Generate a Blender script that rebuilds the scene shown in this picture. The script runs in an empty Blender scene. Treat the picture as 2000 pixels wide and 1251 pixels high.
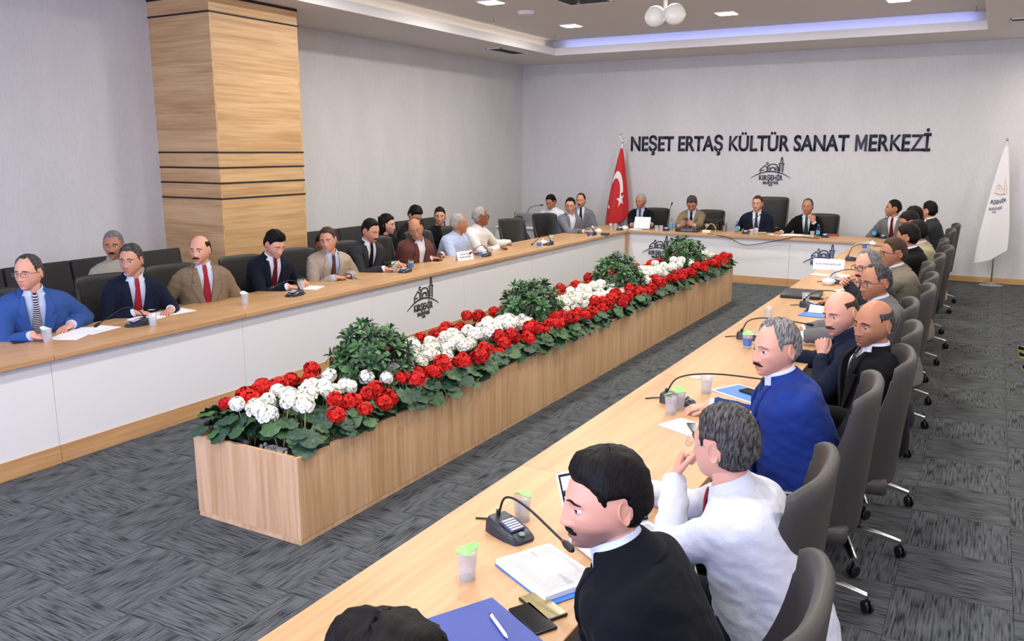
import bpy, bmesh, math, random
import numpy as np
from mathutils import Vector, Matrix, noise, Euler

random.seed(7)
SC = bpy.context.scene
COL = SC.collection
R = math.radians

# ------------------------------------------------------------------ camera
F_PX, PITCH, YAW = 1637.3364, -0.2004, 0.5157
CAM = np.array([5.2282, -13.1566, 2.0626])
FW = np.array([-math.sin(YAW) * math.cos(PITCH), math.cos(YAW) * math.cos(PITCH), math.sin(PITCH)])
RT = np.array([math.cos(YAW), math.sin(YAW), 0.0])
UP = np.cross(RT, FW)
cam_data = bpy.data.cameras.new('camera')
cam_data.sensor_width = 36.0
cam_data.lens = F_PX / 2000 * 36.0
cam_data.clip_start = 0.05
cam = bpy.data.objects.new('camera', cam_data)
COL.objects.link(cam)
cam.location = CAM
cam.rotation_euler = (math.pi / 2 + PITCH, 0, YAW)
SC.camera = cam


def at(px, py, **k):
    """photo pixel -> point on the plane x=, y= or z= that carries the thing"""
    d = FW + RT * (px - 1000) / F_PX - UP * (py - 625.5) / F_PX
    for a, i in (('x', 0), ('y', 1), ('z', 2)):
        if a in k:
            return Vector(CAM + d * (k[a] - CAM[i]) / d[i])


def project(p):
    v = np.array(p) - CAM
    z = v @ FW
    return 1000 + F_PX * (v @ RT) / z, 625.5 - F_PX * (v @ UP) / z, z


# ------------------------------------------------------------------ light and exposure
world = bpy.data.worlds.new('world')
SC.world = world
world.use_nodes = True
world.node_tree.nodes['Background'].inputs[0].default_value = (0.62, 0.70, 0.9, 1)
world.node_tree.nodes['Background'].inputs[1].default_value = 0.35
SC.view_settings.view_transform = 'Standard'
SC.view_settings.look = 'None'
SC.view_settings.gamma = 1.0
SC.view_settings.use_curve_mapping = False
SC.view_settings.exposure = -0.10
SC.cycles.max_bounces = 6
SC.cycles.transparent_max_bounces = 12


def area_light(name, loc, rot, sx, sy, power, color, spread=180):
    d = bpy.data.lights.new(name, 'AREA')
    d.shape = 'RECTANGLE'
    d.size, d.size_y = sx, sy
    d.energy = power
    d.color = color
    d.spread = R(spread)
    o = bpy.data.objects.new(name, d)
    COL.objects.link(o)
    o.location = loc
    o.rotation_euler = rot
    return o


# added cool fill behind the camera, standing in for bounced flash
for wx in (-0.9, 2.3, 5.5):
    area_light('window_daylight', (wx, -16.25, 1.95), (R(90), 0, 0), 2.5, 2.1, 235, (0.57, 0.62, 1.0))
XLS, YLS = (-0.67, 1.74, 3.95), (-0.9, -3.3, -5.7, -8.1, -10.5, -12.9)
for x in XLS:
    for y in YLS:
        if x < 0 and y < -7:                            # no lamps over the open end of the left row
            continue
        area_light('downlight_beam', (x, y, 3.925), (0, 0, 0), 0.2, 0.2, 48, (1.0, 0.965, 0.90))
for y in (1.0, -1.4, -3.8, -6.2, -8.6, -11.0, -13.4):  # added warm row, unseen, to brighten sides facing right
    area_light('downlight_beam', (6.4, y, 3.68), (0, R(-12), 0), 0.2, 0.2, 58, (1.0, 0.9, 0.78))
# led strips in the ceiling cove
area_light('cove_strip_light', (1.6, 0.715, 3.835), (R(140), 0, 0), 6.4, 0.04, 5, (0.30, 0.38, 1.0))
area_light('cove_strip_light', (-1.775, -6.0, 3.835), (0, R(140), 0), 0.04, 13, 5, (1.0, 0.86, 0.7))


# ------------------------------------------------------------------ materials
MATS = {}


def nodes_of(name):
    m = bpy.data.materials.new(name)
    m.use_nodes = True
    nt = m.node_tree
    return m, nt, nt.nodes['Principled BSDF']


def set_in(b, **k):
    for n, v in k.items():
        n = n.replace('_', ' ')
        if n in b.inputs:
            b.inputs[n].default_value = v


def rgb(h):
    """#rrggbb (as seen) -> linear"""
    h = h.lstrip('#')
    c = [int(h[i:i + 2], 16) / 255 for i in (0, 2, 4)]
    return tuple(x / 12.92 if x <= .04045 else ((x + .055) / 1.055) ** 2.4 for x in c) + (1,)


def plain(name, col, rough=0.5, metal=0.0, bump=0.0, bscale=200, vary=0.0, coat=0.0, sheen=0.0, spec=0.5):
    if name in MATS:
        return MATS[name]
    m, nt, b = nodes_of(name)
    c = rgb(col) if isinstance(col, str) else col
    set_in(b, Base_Color=c, Roughness=rough, Metallic=metal, Coat_Weight=coat, Sheen_Weight=sheen)
    set_in(b, Specular_IOR_Level=spec)
    tc = nt.nodes.new('ShaderNodeTexCoord')
    if bump or vary:
        n = nt.nodes.new('ShaderNodeTexNoise')
        n.inputs['Scale'].default_value = bscale
        n.inputs['Detail'].default_value = 4
        nt.links.new(tc.outputs['Object'], n.inputs['Vector'])
        if bump:
            bp = nt.nodes.new('ShaderNodeBump')
            bp.inputs['Strength'].default_value = bump
            bp.inputs['Distance'].default_value = 0.003
            nt.links.new(n.outputs['Fac'], bp.inputs['Height'])
            nt.links.new(bp.outputs['Normal'], b.inputs['Normal'])
        if vary:
            mx = nt.nodes.new('ShaderNodeMix')
            mx.data_type = 'RGBA'
            mx.inputs[6].default_value = tuple(x * (1 - vary) for x in c[:3]) + (1,)
            mx.inputs[7].default_value = tuple(min(1, x * (1 + vary)) for x in c[:3]) + (1,)
            nt.links.new(n.outputs['Fac'], mx.inputs[0])
            nt.links.new(mx.outputs[2], b.inputs['Base Color'])
    MATS[name] = m
    return m


def wood(name, axis, light, dark, rough=0.38):
    """laminate with grain running along axis 0/1/2 of object space"""
    if name in MATS:
        return MATS[name]
    m, nt, b = nodes_of(name)
    tc = nt.nodes.new('ShaderNodeTexCoord')
    oi = nt.nodes.new('ShaderNodeObjectInfo')
    add = nt.nodes.new('ShaderNodeVectorMath')
    add.operation = 'ADD'
    sc = nt.nodes.new('ShaderNodeVectorMath')
    sc.operation = 'SCALE'
    sc.inputs[0].default_value = (7.3, 5.1, 3.7)
    nt.links.new(oi.outputs['Random'], sc.inputs['Scale'])
    nt.links.new(tc.outputs['Object'], add.inputs[0])
    nt.links.new(sc.outputs[0], add.inputs[1])
    cols = []
    for k, (fine, along, det) in enumerate(((42, 1.6, 5), (9, 0.55, 3))):
        mp = nt.nodes.new('ShaderNodeMapping')
        s = [fine, fine, fine]
        s[axis] = along
        mp.inputs['Scale'].default_value = s
        nt.links.new(add.outputs[0], mp.inputs['Vector'])
        n = nt.nodes.new('ShaderNodeTexNoise')
        n.inputs['Scale'].default_value = 1.0
        n.inputs['Detail'].default_value = det
        n.inputs['Distortion'].default_value = 0.35
        nt.links.new(mp.outputs['Vector'], n.inputs['Vector'])
        cols.append(n)
    ad = nt.nodes.new('ShaderNodeMath')
    ad.operation = 'ADD'
    nt.links.new(cols[0].outputs['Fac'], ad.inputs[0])
    nt.links.new(cols[1].outputs['Fac'], ad.inputs[1])
    rp = nt.nodes.new('ShaderNodeValToRGB')
    rp.color_ramp.elements[0].position = 0.36
    rp.color_ramp.elements[0].color = rgb(dark)
    rp.color_ramp.elements[1].position = 0.62
    rp.color_ramp.elements[1].color = rgb(light)
    hv = nt.nodes.new('ShaderNodeMath')
    hv.operation = 'MULTIPLY'
    hv.inputs[1].default_value = 0.5
    nt.links.new(ad.outputs[0], hv.inputs[0])
    nt.links.new(hv.outputs[0], rp.inputs['Fac'])
    nt.links.new(rp.outputs['Color'], b.inputs['Base Color'])
    set_in(b, Roughness=rough)
    MATS[name] = m
    return m


def fabric(name, col, pattern=None, col2=None, scale=400, rough=0.85, bump=0.25):
    """woven suit cloth; pattern None / 'check' / 'stripe' / 'dots'"""
    if name in MATS:
        return MATS[name]
    m, nt, b = nodes_of(name)
    c = rgb(col)
    set_in(b, Base_Color=c, Roughness=rough, Sheen_Weight=0.02, Specular_IOR_Level=0.1)
    tc = nt.nodes.new('ShaderNodeTexCoord')
    n = nt.nodes.new('ShaderNodeTexNoise')
    n.inputs['Scale'].default_value = 14
    n.inputs['Detail'].default_value = 5
    nt.links.new(tc.outputs['Object'], n.inputs['Vector'])
    bp = nt.nodes.new('ShaderNodeBump')
    bp.inputs['Strength'].default_value = bump
    bp.inputs['Distance'].default_value = 0.02
    nt.links.new(n.outputs['Fac'], bp.inputs['Height'])
    nt.links.new(bp.outputs['Normal'], b.inputs['Normal'])
    mx = nt.nodes.new('ShaderNodeMix')
    mx.data_type = 'RGBA'
    mx.inputs[6].default_value = c
    if pattern is None:
        mx.inputs[7].default_value = tuple(x * 0.72 for x in c[:3]) + (1,)
        n2 = nt.nodes.new('ShaderNodeTexNoise')
        n2.inputs['Scale'].default_value = scale
        nt.links.new(tc.outputs['Object'], n2.inputs['Vector'])
        nt.links.new(n2.outputs['Fac'], mx.inputs[0])
    else:
        mx.inputs[7].default_value = rgb(col2)
        if pattern == 'check':
            t = nt.nodes.new('ShaderNodeTexChecker')
            t.inputs['Scale'].default_value = scale
            t.inputs['Color1'].default_value = (1, 1, 1, 1)
            t.inputs['Color2'].default_value = (0, 0, 0, 1)
            nt.links.new(tc.outputs['Object'], t.inputs['Vector'])
            nt.links.new(t.outputs['Fac'], mx.inputs[0])
        elif pattern == 'stripe':
            mp = nt.nodes.new('ShaderNodeMapping')
            mp.inputs['Rotation'].default_value = (0.3, 0.75, 0.5)
            t = nt.nodes.new('ShaderNodeTexWave')
            t.inputs['Scale'].default_value = scale
            nt.links.new(tc.outputs['Object'], mp.inputs['Vector'])
            nt.links.new(mp.outputs['Vector'], t.inputs['Vector'])
            rp = nt.nodes.new('ShaderNodeValToRGB')
            rp.color_ramp.elements[0].position = 0.62
            rp.color_ramp.elements[1].position = 0.7
            nt.links.new(t.outputs['Fac'], rp.inputs['Fac'])
            nt.links.new(rp.outputs['Color'], mx.inputs[0])
        else:
            t = nt.nodes.new('ShaderNodeTexVoronoi')
            t.inputs['Scale'].default_value = scale
            nt.links.new(tc.outputs['Object'], t.inputs['Vector'])
            rp = nt.nodes.new('ShaderNodeValToRGB')
            rp.color_ramp.elements[0].position = 0.25
            rp.color_ramp.elements[0].color = (1, 1, 1, 1)
            rp.color_ramp.elements[1].position = 0.32
            rp.color_ramp.elements[1].color = (0, 0, 0, 1)
            nt.links.new(t.outputs['Distance'], rp.inputs['Fac'])
            nt.links.new(rp.outputs['Color'], mx.inputs[0])
    nt.links.new(mx.outputs[2], b.inputs['Base Color'])
    MATS[name] = m
    return m


def skin_mat(name, col):
    if name in MATS:
        return MATS[name]
    m, nt, b = nodes_of(name)
    set_in(b, Roughness=0.48, Subsurface_Weight=0.08, Subsurface_Scale=0.01, Specular_IOR_Level=0.4)
    b.inputs['Subsurface Radius'].default_value = (1.0, 0.35, 0.2)
    at_ = nt.nodes.new('ShaderNodeVertexColor')
    at_.layer_name = 'tint'
    mx = nt.nodes.new('ShaderNodeMix')
    mx.data_type = 'RGBA'
    mx.blend_type = 'MULTIPLY'
    mx.inputs[0].default_value = 1.0
    mx.inputs[6].default_value = rgb(col)
    nt.links.new(at_.outputs['Color'], mx.inputs[7])
    n = nt.nodes.new('ShaderNodeTexNoise')
    n.inputs['Scale'].default_value = 60
    tc = nt.nodes.new('ShaderNodeTexCoord')
    nt.links.new(tc.outputs['Object'], n.inputs['Vector'])
    bp = nt.nodes.new('ShaderNodeBump')
    bp.inputs['Strength'].default_value = 0.12
    bp.inputs['Distance'].default_value = 0.004
    nt.links.new(n.outputs['Fac'], bp.inputs['Height'])
    nt.links.new(bp.outputs['Normal'], b.inputs['Normal'])
    nt.links.new(mx.outputs[2], b.inputs['Base Color'])
    MATS[name] = m
    return m


def hair_mat(name, col, col2):
    if name in MATS:
        return MATS[name]
    m, nt, b = nodes_of(name)
    set_in(b, Roughness=0.55, Specular_IOR_Level=0.14)
    tc = nt.nodes.new('ShaderNodeTexCoord')
    mp = nt.nodes.new('ShaderNodeMapping')
    mp.inputs['Scale'].default_value = (200, 36, 50)
    n = nt.nodes.new('ShaderNodeTexNoise')
    n.inputs['Scale'].default_value = 1
    n.inputs['Detail'].default_value = 5
    nt.links.new(tc.outputs['Object'], mp.inputs['Vector'])
    nt.links.new(mp.outputs['Vector'], n.inputs['Vector'])
    rp = nt.nodes.new('ShaderNodeValToRGB')
    rp.color_ramp.elements[0].position = 0.38
    rp.color_ramp.elements[0].color = rgb(col)
    rp.color_ramp.elements[1].position = 0.66
    rp.color_ramp.elements[1].color = rgb(col2)
    nt.links.new(n.outputs['Fac'], rp.inputs['Fac'])
    nt.links.new(rp.outputs['Color'], b.inputs['Base Color'])
    bp = nt.nodes.new('ShaderNodeBump')
    bp.inputs['Strength'].default_value = 0.6
    bp.inputs['Distance'].default_value = 0.004
    nt.links.new(n.outputs['Fac'], bp.inputs['Height'])
    nt.links.new(bp.outputs['Normal'], b.inputs['Normal'])
    MATS[name] = m
    return m


def glass_mat(name, tint=(1, 1, 1, 1), fac=0.10, rough=0.03, milk=0.0):
    """clear thin glass: mostly see-through with gloss on top"""
    if name in MATS:
        return MATS[name]
    m, nt, b = nodes_of(name)
    out = nt.nodes['Material Output']
    tr = nt.nodes.new('ShaderNodeBsdfTransparent')
    tr.inputs[0].default_value = tint
    gl = nt.nodes.new('ShaderNodeBsdfGlossy')
    gl.inputs['Roughness'].default_value = rough
    lw = nt.nodes.new('ShaderNodeLayerWeight')
    lw.inputs[0].default_value = 0.35
    ma = nt.nodes.new('ShaderNodeMath')
    ma.operation = 'MULTIPLY_ADD'
    ma.inputs[1].default_value = 0.3
    ma.inputs[2].default_value = fac
    nt.links.new(lw.outputs['Facing'], ma.inputs[0])
    mx = nt.nodes.new('ShaderNodeMixShader')
    nt.links.new(ma.outputs[0], mx.inputs[0])
    nt.links.new(tr.outputs[0], mx.inputs[1])
    nt.links.new(gl.outputs[0], mx.inputs[2])
    df = nt.nodes.new('ShaderNodeBsdfDiffuse')
    df.inputs[0].default_value = (.9, .92, .95, 1)
    m2 = nt.nodes.new('ShaderNodeMixShader')
    m2.inputs[0].default_value = milk
    nt.links.new(mx.outputs[0], m2.inputs[1])
    nt.links.new(df.outputs[0], m2.inputs[2])
    nt.links.new(m2.outputs[0], out.inputs['Surface'])
    MATS[name] = m
    return m


def emit_mat(name, col, strength):
    if name in MATS:
        return MATS[name]
    m, nt, b = nodes_of(name)
    set_in(b, Base_Color=(0.8, 0.8, 0.8, 1), Emission_Color=rgb(col), Emission_Strength=strength)
    MATS[name] = m
    return m


def carpet_mat():
    m, nt, b = nodes_of('carpet')
    set_in(b, Roughness=0.95, Specular_IOR_Level=0.1)
    uv = nt.nodes.new('ShaderNodeUVMap')
    uv.uv_map = 'UVMap'

    def noise_at(sx, sy, det):
        mp = nt.nodes.new('ShaderNodeMapping')
        mp.inputs['Scale'].default_value = (sx, sy, 1)
        nt.links.new(uv.outputs[0], mp.inputs['Vector'])
        n = nt.nodes.new('ShaderNodeTexNoise')
        n.inputs['Scale'].default_value = 1
        n.inputs['Detail'].default_value = det
        nt.links.new(mp.outputs['Vector'], n.inputs['Vector'])
        return n
    lines = noise_at(7, 105, 3)
    pile = noise_at(420, 420, 2)
    cloud = noise_at(5, 9, 2)
    rp = nt.nodes.new('ShaderNodeValToRGB')
    e = rp.color_ramp.elements
    e[0].position, e[0].color = 0.34, rgb('#232527')
    e[1].position, e[1].color = 0.62, rgb('#5a5d60')
    mid = e.new(0.43)
    mid.color = rgb('#45484a')
    ad = nt.nodes.new('ShaderNodeMath')
    ad.operation = 'MULTIPLY_ADD'
    ad.inputs[1].default_value = 0.35
    nt.links.new(pile.outputs['Fac'], ad.inputs[0])
    nt.links.new(lines.outputs['Fac'], ad.inputs[2])
    sb = nt.nodes.new('ShaderNodeMath')
    sb.operation = 'MULTIPLY_ADD'
    sb.inputs[1].default_value = 0.3
    nt.links.new(cloud.outputs['Fac'], sb.inputs[0])
    nt.links.new(ad.outputs[0], sb.inputs[2])
    sh = nt.nodes.new('ShaderNodeMath')
    sh.operation = 'SUBTRACT'
    sh.inputs[1].default_value = 0.325
    nt.links.new(sb.outputs[0], sh.inputs[0])
    nt.links.new(sh.outputs[0], rp.inputs['Fac'])
    nt.links.new(rp.outputs['Color'], b.inputs['Base Color'])
    bp = nt.nodes.new('ShaderNodeBump')
    bp.inputs['Strength'].default_value = 0.5
    bp.inputs['Distance'].default_value = 0.004
    nt.links.new(ad.outputs[0], bp.inputs['Height'])
    nt.links.new(bp.outputs['Normal'], b.inputs['Normal'])
    return m


def wallpaper_mat():
    m, nt, b = nodes_of('wallpaper')
    set_in(b, Roughness=0.8, Specular_IOR_Level=0.2)
    tc = nt.nodes.new('ShaderNodeTexCoord')
    outs = []
    for s in ((90, 90, 14), (2.2, 2.2, 0.8)):
        mp = nt.nodes.new('ShaderNodeMapping')
        mp.inputs['Scale'].default_value = s
        nt.links.new(tc.outputs['Object'], mp.inputs['Vector'])
        n = nt.nodes.new('ShaderNodeTexNoise')
        n.inputs['Scale'].default_value = 1
        n.inputs['Detail'].default_value = 4
        nt.links.new(mp.outputs['Vector'], n.inputs['Vector'])
        outs.append(n)
    ad = nt.nodes.new('ShaderNodeMath')
    nt.links.new(outs[0].outputs['Fac'], ad.inputs[0])
    nt.links.new(outs[1].outputs['Fac'], ad.inputs[1])
    rp = nt.nodes.new('ShaderNodeValToRGB')
    rp.color_ramp.elements[0].position = 0.4
    rp.color_ramp.elements[0].color = rgb('#cac8c8')
    rp.color_ramp.elements[1].position = 0.62
    rp.color_ramp.elements[1].color = rgb('#d2d0d0')
    hv = nt.nodes.new('ShaderNodeMath')
    hv.operation = 'MULTIPLY'
    hv.inputs[1].default_value = 0.5
    nt.links.new(ad.outputs[0], hv.inputs[0])
    nt.links.new(hv.outputs[0], rp.inputs['Fac'])
    nt.links.new(rp.outputs['Color'], b.inputs['Base Color'])
    bp = nt.nodes.new('ShaderNodeBump')
    bp.inputs['Strength'].default_value = 0.25
    bp.inputs['Distance'].default_value = 0.002
    nt.links.new(outs[0].outputs['Fac'], bp.inputs['Height'])
    nt.links.new(bp.outputs['Normal'], b.inputs['Normal'])
    return m


CARPET = carpet_mat()
WALLP = wallpaper_mat()
CEIL = plain('ceiling_paint', '#d8d4cf', 0.85)
FASCIA = plain('fascia_white', '#e6e4e2', 0.6)
TOPW = wood('oak_top_y', 1, '#c29a6e', '#ab8359')
TOPWX = wood('oak_top_x', 0, '#c29a6e', '#ab8359')
EDGEW = wood('oak_edge', 1, '#c49a6c', '#a97f52')
COLW = wood('oak_column', 1, '#d3ad7c', '#b0885a')
COLWX = wood('oak_column_x', 0, '#d3ad7c', '#b0885a')
PLANTW = wood('oak_planter', 2, '#d0ac84', '#b48d62', 0.5)
WHITELAM = plain('white_laminate', '#dad9d8', 0.45, bump=0.05, bscale=300)
BLACK = plain('black_plastic', '#121315', 0.38)
BLACKM = plain('black_matte', '#0c0c0d', 0.6)
GREYPL = plain('grey_plastic', '#3a3d40', 0.45)
CHROME = plain('chrome', '#d2d4d6', 0.16, metal=1.0)
LEATHER = plain('grey_leather', '#383531', 0.5, bump=0.12, bscale=350, vary=0.06)
DARKLEATHER = plain('dark_leather', '#23211f', 0.52, bump=0.12, bscale=350, vary=0.06)
BENCHM = plain('bench_cloth', '#211f1e', 0.8, bump=0.1, bscale=500)
GOLD = plain('gold_frame', '#b8913e', 0.3, metal=0.9)
PAPER = plain('paper', '#e9e9ec', 0.7)
PAPERTXT = plain('paper_print', '#b4b3b2', 0.7, vary=0.25, bscale=90)
BLUEP = plain('blue_folder', '#2b3f8e', 0.5)
LBLUE = plain('light_blue_print', '#3f74b8', 0.45)
PORC = plain('porcelain', '#eeeceb', 0.2, coat=0.4)
GLASS = glass_mat('clear_cup', milk=.16)
LENS = glass_mat('spectacle_lens', fac=0.04)
WATER = glass_mat('cup_water', (0.86, 0.92, 0.97, 1), 0.06)
FOIL = plain('cup_foil', '#c9d8d2', 0.35, vary=0.2, bscale=60)
FOILG = plain('green_foil', '#86c46a', 0.4, vary=0.3, bscale=50)
CUPLABEL = plain('cup_label', '#4c70b4', 0.4, vary=0.5, bscale=70)
NAVYT = plain('navy_letters', '#12162c', 0.5)
BRONZE = plain('bronze_logo', '#4c4742', 0.4, metal=0.3)
PHONE = plain('phone_glass', '#0d0e12', 0.12)
SILVER = plain('silver', '#b9bbc0', 0.3, metal=0.8)


# ------------------------------------------------------------------ mesh helpers
WORK = bpy.data.scenes.new('work')                      # scratch scene: modifiers are evaluated here, removed at the end


def bake(o):
    vl = WORK.view_layers[0]
    vl.update()
    return bpy.data.meshes.new_from_object(o.evaluated_get(vl.depsgraph))


class MB:
    def __init__(s):
        s.v, s.f, s.mi = [], [], []

    def add(s, verts, faces, mi=0):
        o = len(s.v)
        s.v += [tuple(p) for p in verts]
        s.f += [tuple(i + o for i in f) for f in faces]
        s.mi += [mi] * len(faces)
        return s

    def box(s, x0, x1, y0, y1, z0, z1, mi=0, M=None):
        v = [(x, y, z) for x in (x0, x1) for y in (y0, y1) for z in (z0, z1)]
        if M is not None:
            v = [M @ Vector(p) for p in v]
        return s.add(v, [(0, 1, 3, 2), (4, 6, 7, 5), (0, 4, 5, 1), (2, 3, 7, 6), (0, 2, 6, 4), (1, 5, 7, 3)], mi)

    def rbox(s, x0, x1, y0, y1, z0, z1, r=0.01, mi=0, M=None, seg=2):
        """box with rounded edges"""
        bm = bmesh.new()
        bmesh.ops.create_cube(bm, size=1)
        for v in bm.verts:
            v.co = Vector(((x0 + x1) / 2 + v.co.x * (x1 - x0), (y0 + y1) / 2 + v.co.y * (y1 - y0), (z0 + z1) / 2 + v.co.z * (z1 - z0)))
        bmesh.ops.bevel(bm, geom=bm.edges[:], offset=r, segments=seg, affect='EDGES', profile=0.5)
        bm.verts.index_update()
        vs = [v.co.copy() for v in bm.verts]
        fs = [[v.index for v in f.verts] for f in bm.faces]
        bm.free()
        if M is not None:
            vs = [M @ p for p in vs]
        return s.add(vs, fs, mi)

    def loft(s, rings, mi=0, cap=True, closed=True):
        n = len(rings[0])
        v = [tuple(p) for r in rings for p in r]
        f = []
        for i in range(len(rings) - 1):
            for j in range(n if closed else n - 1):
                k = (j + 1) % n
                f.append((i * n + j, i * n + k, (i + 1) * n + k, (i + 1) * n + j))
        if cap:
            for i, rev in ((0, True), (len(rings) - 1, False)):
                c = np.mean(np.array([tuple(p) for p in rings[i]]), axis=0)
                v.append(tuple(c))
                ci = len(v) - 1
                for j in range(n):
                    k = (j + 1) % n
                    f.append((ci, i * n + k, i * n + j) if rev else (ci, i * n + j, i * n + k))
        return s.add(v, f, mi)

    def tube(s, pts, radii, n=10, mi=0, flat=1.0, up=None, caps=True, taper_caps=False):
        """swept tube along points with per-point radius; flat squeezes along the frame's normal"""
        pts = [Vector(p) for p in pts]
        if not hasattr(radii, '__len__'):
            radii = [radii] * len(pts)
        t0 = (pts[1] - pts[0]).normalized()
        nrm = Vector(up) if up is not None else (Vector((0, 0, 1)) if abs(t0.z) < 0.9 else Vector((0, 1, 0)))
        nrm = (nrm - t0 * nrm.dot(t0)).normalized()
        rings = []
        for i, p in enumerate(pts):
            if i == 0:
                t = pts[1] - pts[0]
            elif i == len(pts) - 1:
                t = pts[-1] - pts[-2]
            else:
                t = (pts[i + 1] - p).normalized() + (p - pts[i - 1]).normalized()
            t.normalize()
            nrm = (nrm - t * nrm.dot(t))
            nrm.normalize()
            b = t.cross(nrm)
            r = radii[i]
            rings.append([p + b * (math.cos(a) * r) + nrm * (math.sin(a) * r * flat) for a in [2 * math.pi * j / n for j in range(n)]])
        if taper_caps:
            for end in (0, -1):
                c = sum(rings[end], Vector()) / n
                d = (pts[0] - pts[1]).normalized() if end == 0 else (pts[-1] - pts[-2]).normalized()
                rr = radii[end]
                extra = [[c + (q - c) * k + d * rr * h for q in rings[end]] for k, h in ((0.82, 0.5), (0.45, 0.85))]
                if end == 0:
                    rings = extra[::-1] + rings
                else:
                    rings = rings + extra
        return s.loft(rings, mi, cap=caps)

    def lathe(s, prof, n=20, mi=0, M=None, cap=True):
        rings = [[Vector((r * math.cos(2 * math.pi * j / n), r * math.sin(2 * math.pi * j / n), z)) for j in range(n)] for r, z in prof]
        if M is not None:
            rings = [[M @ p for p in r] for r in rings]
        return s.loft(rings, mi, cap=cap)

    def ball(s, c, rx, ry=None, rz=None, n=12, m=8, mi=0):
        ry = rx if ry is None else ry
        rz = rx if rz is None else rz
        c = Vector(c)
        rings = []
        for i in range(1, m):
            e = -math.pi / 2 + math.pi * i / m
            rings.append([c + Vector((rx * math.cos(e) * math.cos(2 * math.pi * j / n), ry * math.cos(e) * math.sin(2 * math.pi * j / n), rz * math.sin(e))) for j in range(n)])
        s.loft(rings, mi, cap=False)
        o = len(s.v)
        s.v += [tuple(c - Vector((0, 0, rz))), tuple(c + Vector((0, 0, rz)))]
        base = o - (m - 1) * n
        for j in range(n):
            k = (j + 1) % n
            s.f += [(o, base + k, base + j), (o + 1, base + (m - 2) * n + j, base + (m - 2) * n + k)]
            s.mi += [mi, mi]
        return s

    def mesh(s, name, mats, smooth=True, angle=40):
        me = bpy.data.meshes.new(name)
        me.from_pydata(s.v, [], s.f)
        for m in (mats if isinstance(mats, (list, tuple)) else [mats]):
            me.materials.append(m)
        me.polygons.foreach_set('material_index', s.mi)
        if smooth:
            me.polygons.foreach_set('use_smooth', [True] * len(me.polygons))
            if angle < 180:
                me.set_sharp_from_angle(angle=R(angle))
        me.update()
        return me

    def build(s, name, mats, parent=None, smooth=True, angle=40, loc=None, recenter=False):
        if recenter and s.v:
            a = np.array(s.v)
            c = (a.min(0) + a.max(0)) / 2
            c[2] = a[:, 2].min()
            s.v = [tuple(q) for q in a - c]
            loc = c
        return link(name, s.mesh(name, mats, smooth, angle), parent, loc)


def link(name, me, parent=None, loc=None, rz=0.0):
    o = bpy.data.objects.new(name, me)
    COL.objects.link(o)
    if parent is not None:
        o.parent = parent
    if loc is not None:
        o.location = loc
    if rz:
        o.rotation_euler = (0, 0, rz)
    return o


def tag(o, label=None, cat=None, group=None, kind=None):
    if label:
        o['label'] = label
    if cat:
        o['category'] = cat
    if group:
        o['group'] = group
    if kind:
        o['kind'] = kind
    return o


def empty(name, loc=(0, 0, 0), rz=0.0):
    o = bpy.data.objects.new(name, None)
    COL.objects.link(o)
    o.empty_display_size = 0.1
    o.location = loc
    o.rotation_euler = (0, 0, rz)
    return o


def copy_tree(o, parent=None):
    c = o.copy()
    COL.objects.link(c)
    c.parent = parent
    for ch in [q for q in o.children]:
        copy_tree(ch, c)
    return c


def smooth_path(pts, n=6):
    """catmull-rom through points"""
    P = [Vector(p) for p in pts]
    P = [P[0] * 2 - P[1]] + P + [P[-1] * 2 - P[-2]]
    out = []
    for i in range(1, len(P) - 2):
        a, b, c, d = P[i - 1], P[i], P[i + 1], P[i + 2]
        for k in range(n):
            t = k / n
            out.append(0.5 * ((2 * b) + (c - a) * t + (2 * a - 5 * b + 4 * c - d) * t * t + (3 * b - a - 3 * c + d) * t ** 3))
    out.append(P[-2].copy())
    return out


# ------------------------------------------------------------------ room shell
XW, YW, XE, YS, H = -3.14, 2.026, 7.6, -16.4, 3.70
SX, SX2, SY, SY2 = -1.73, 4.966, 0.673, -14.6      # edge of the raised ceiling
HL, HU = 3.816, 3.95


def struct(o):
    o['kind'] = 'structure'
    return o


fl = struct(MB().box(XW - 0.2, XE + 0.2, YS - 0.2, YW + 0.2, -0.2, -0.008).build('floor', plain('floor_screed', '#55565a', 0.9), smooth=False))
T = 0.5
tile_bm = MB()
tile_bm.box(-T / 2 + .0008, T / 2 - .0008, -T / 2 + .0008, T / 2 - .0008, -0.008, 0.0)


def tile_mesh(rot):
    me = tile_bm.mesh('carpet_tile', CARPET, smooth=False)
    uvl = me.uv_layers.new(name='UVMap')
    for lp in me.loops:
        p = me.vertices[lp.vertex_index].co
        uvl.data[lp.index].uv = (p.x + 3, p.y + 5) if not rot else (p.y + 7, p.x + 2)
    return me


TILES = [tile_mesh(0), tile_mesh(1)]
DESKS = [(-0.75, 0.0, -12, 0.8), (-0.75, 4.35, 0.0, 0.8), (3.6, 4.33, -13.5, 0.8), (1.431, 2.217, -10.11, -1.65)]
cand, rest = [], []
nx0, ny0 = int(math.floor(XW / T)), int(math.floor(YS / T))
for i in range(nx0, int(XE / T) + 1):
    for j in range(ny0, int(YW / T) + 1):
        x, y = (i + .5) * T, (j + .5) * T
        if x - T / 2 < XW - .2 or x + T / 2 > XE + .2 or y - T / 2 < YS - .2 or y + T / 2 > YW + .2:
            continue
        px, py, d = project((x, y, 0))
        vis = d > 0.5 and -60 < px < 2060 and -20 < py < 1330
        hid = any(a + .2 < x < b - .2 and c + .2 < y < e - .2 for a, b, c, e in DESKS) or (x < -0.3)
        (cand if vis and not hid else rest).append((d, i, j, x, y))
cand.sort()
rest += cand[295:]
for d, i, j, x, y in cand[:295]:
    o = link('carpet_tile', TILES[(i + j) % 2], fl, (x, y, 0))
sv, sf, su = [], [], []
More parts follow.
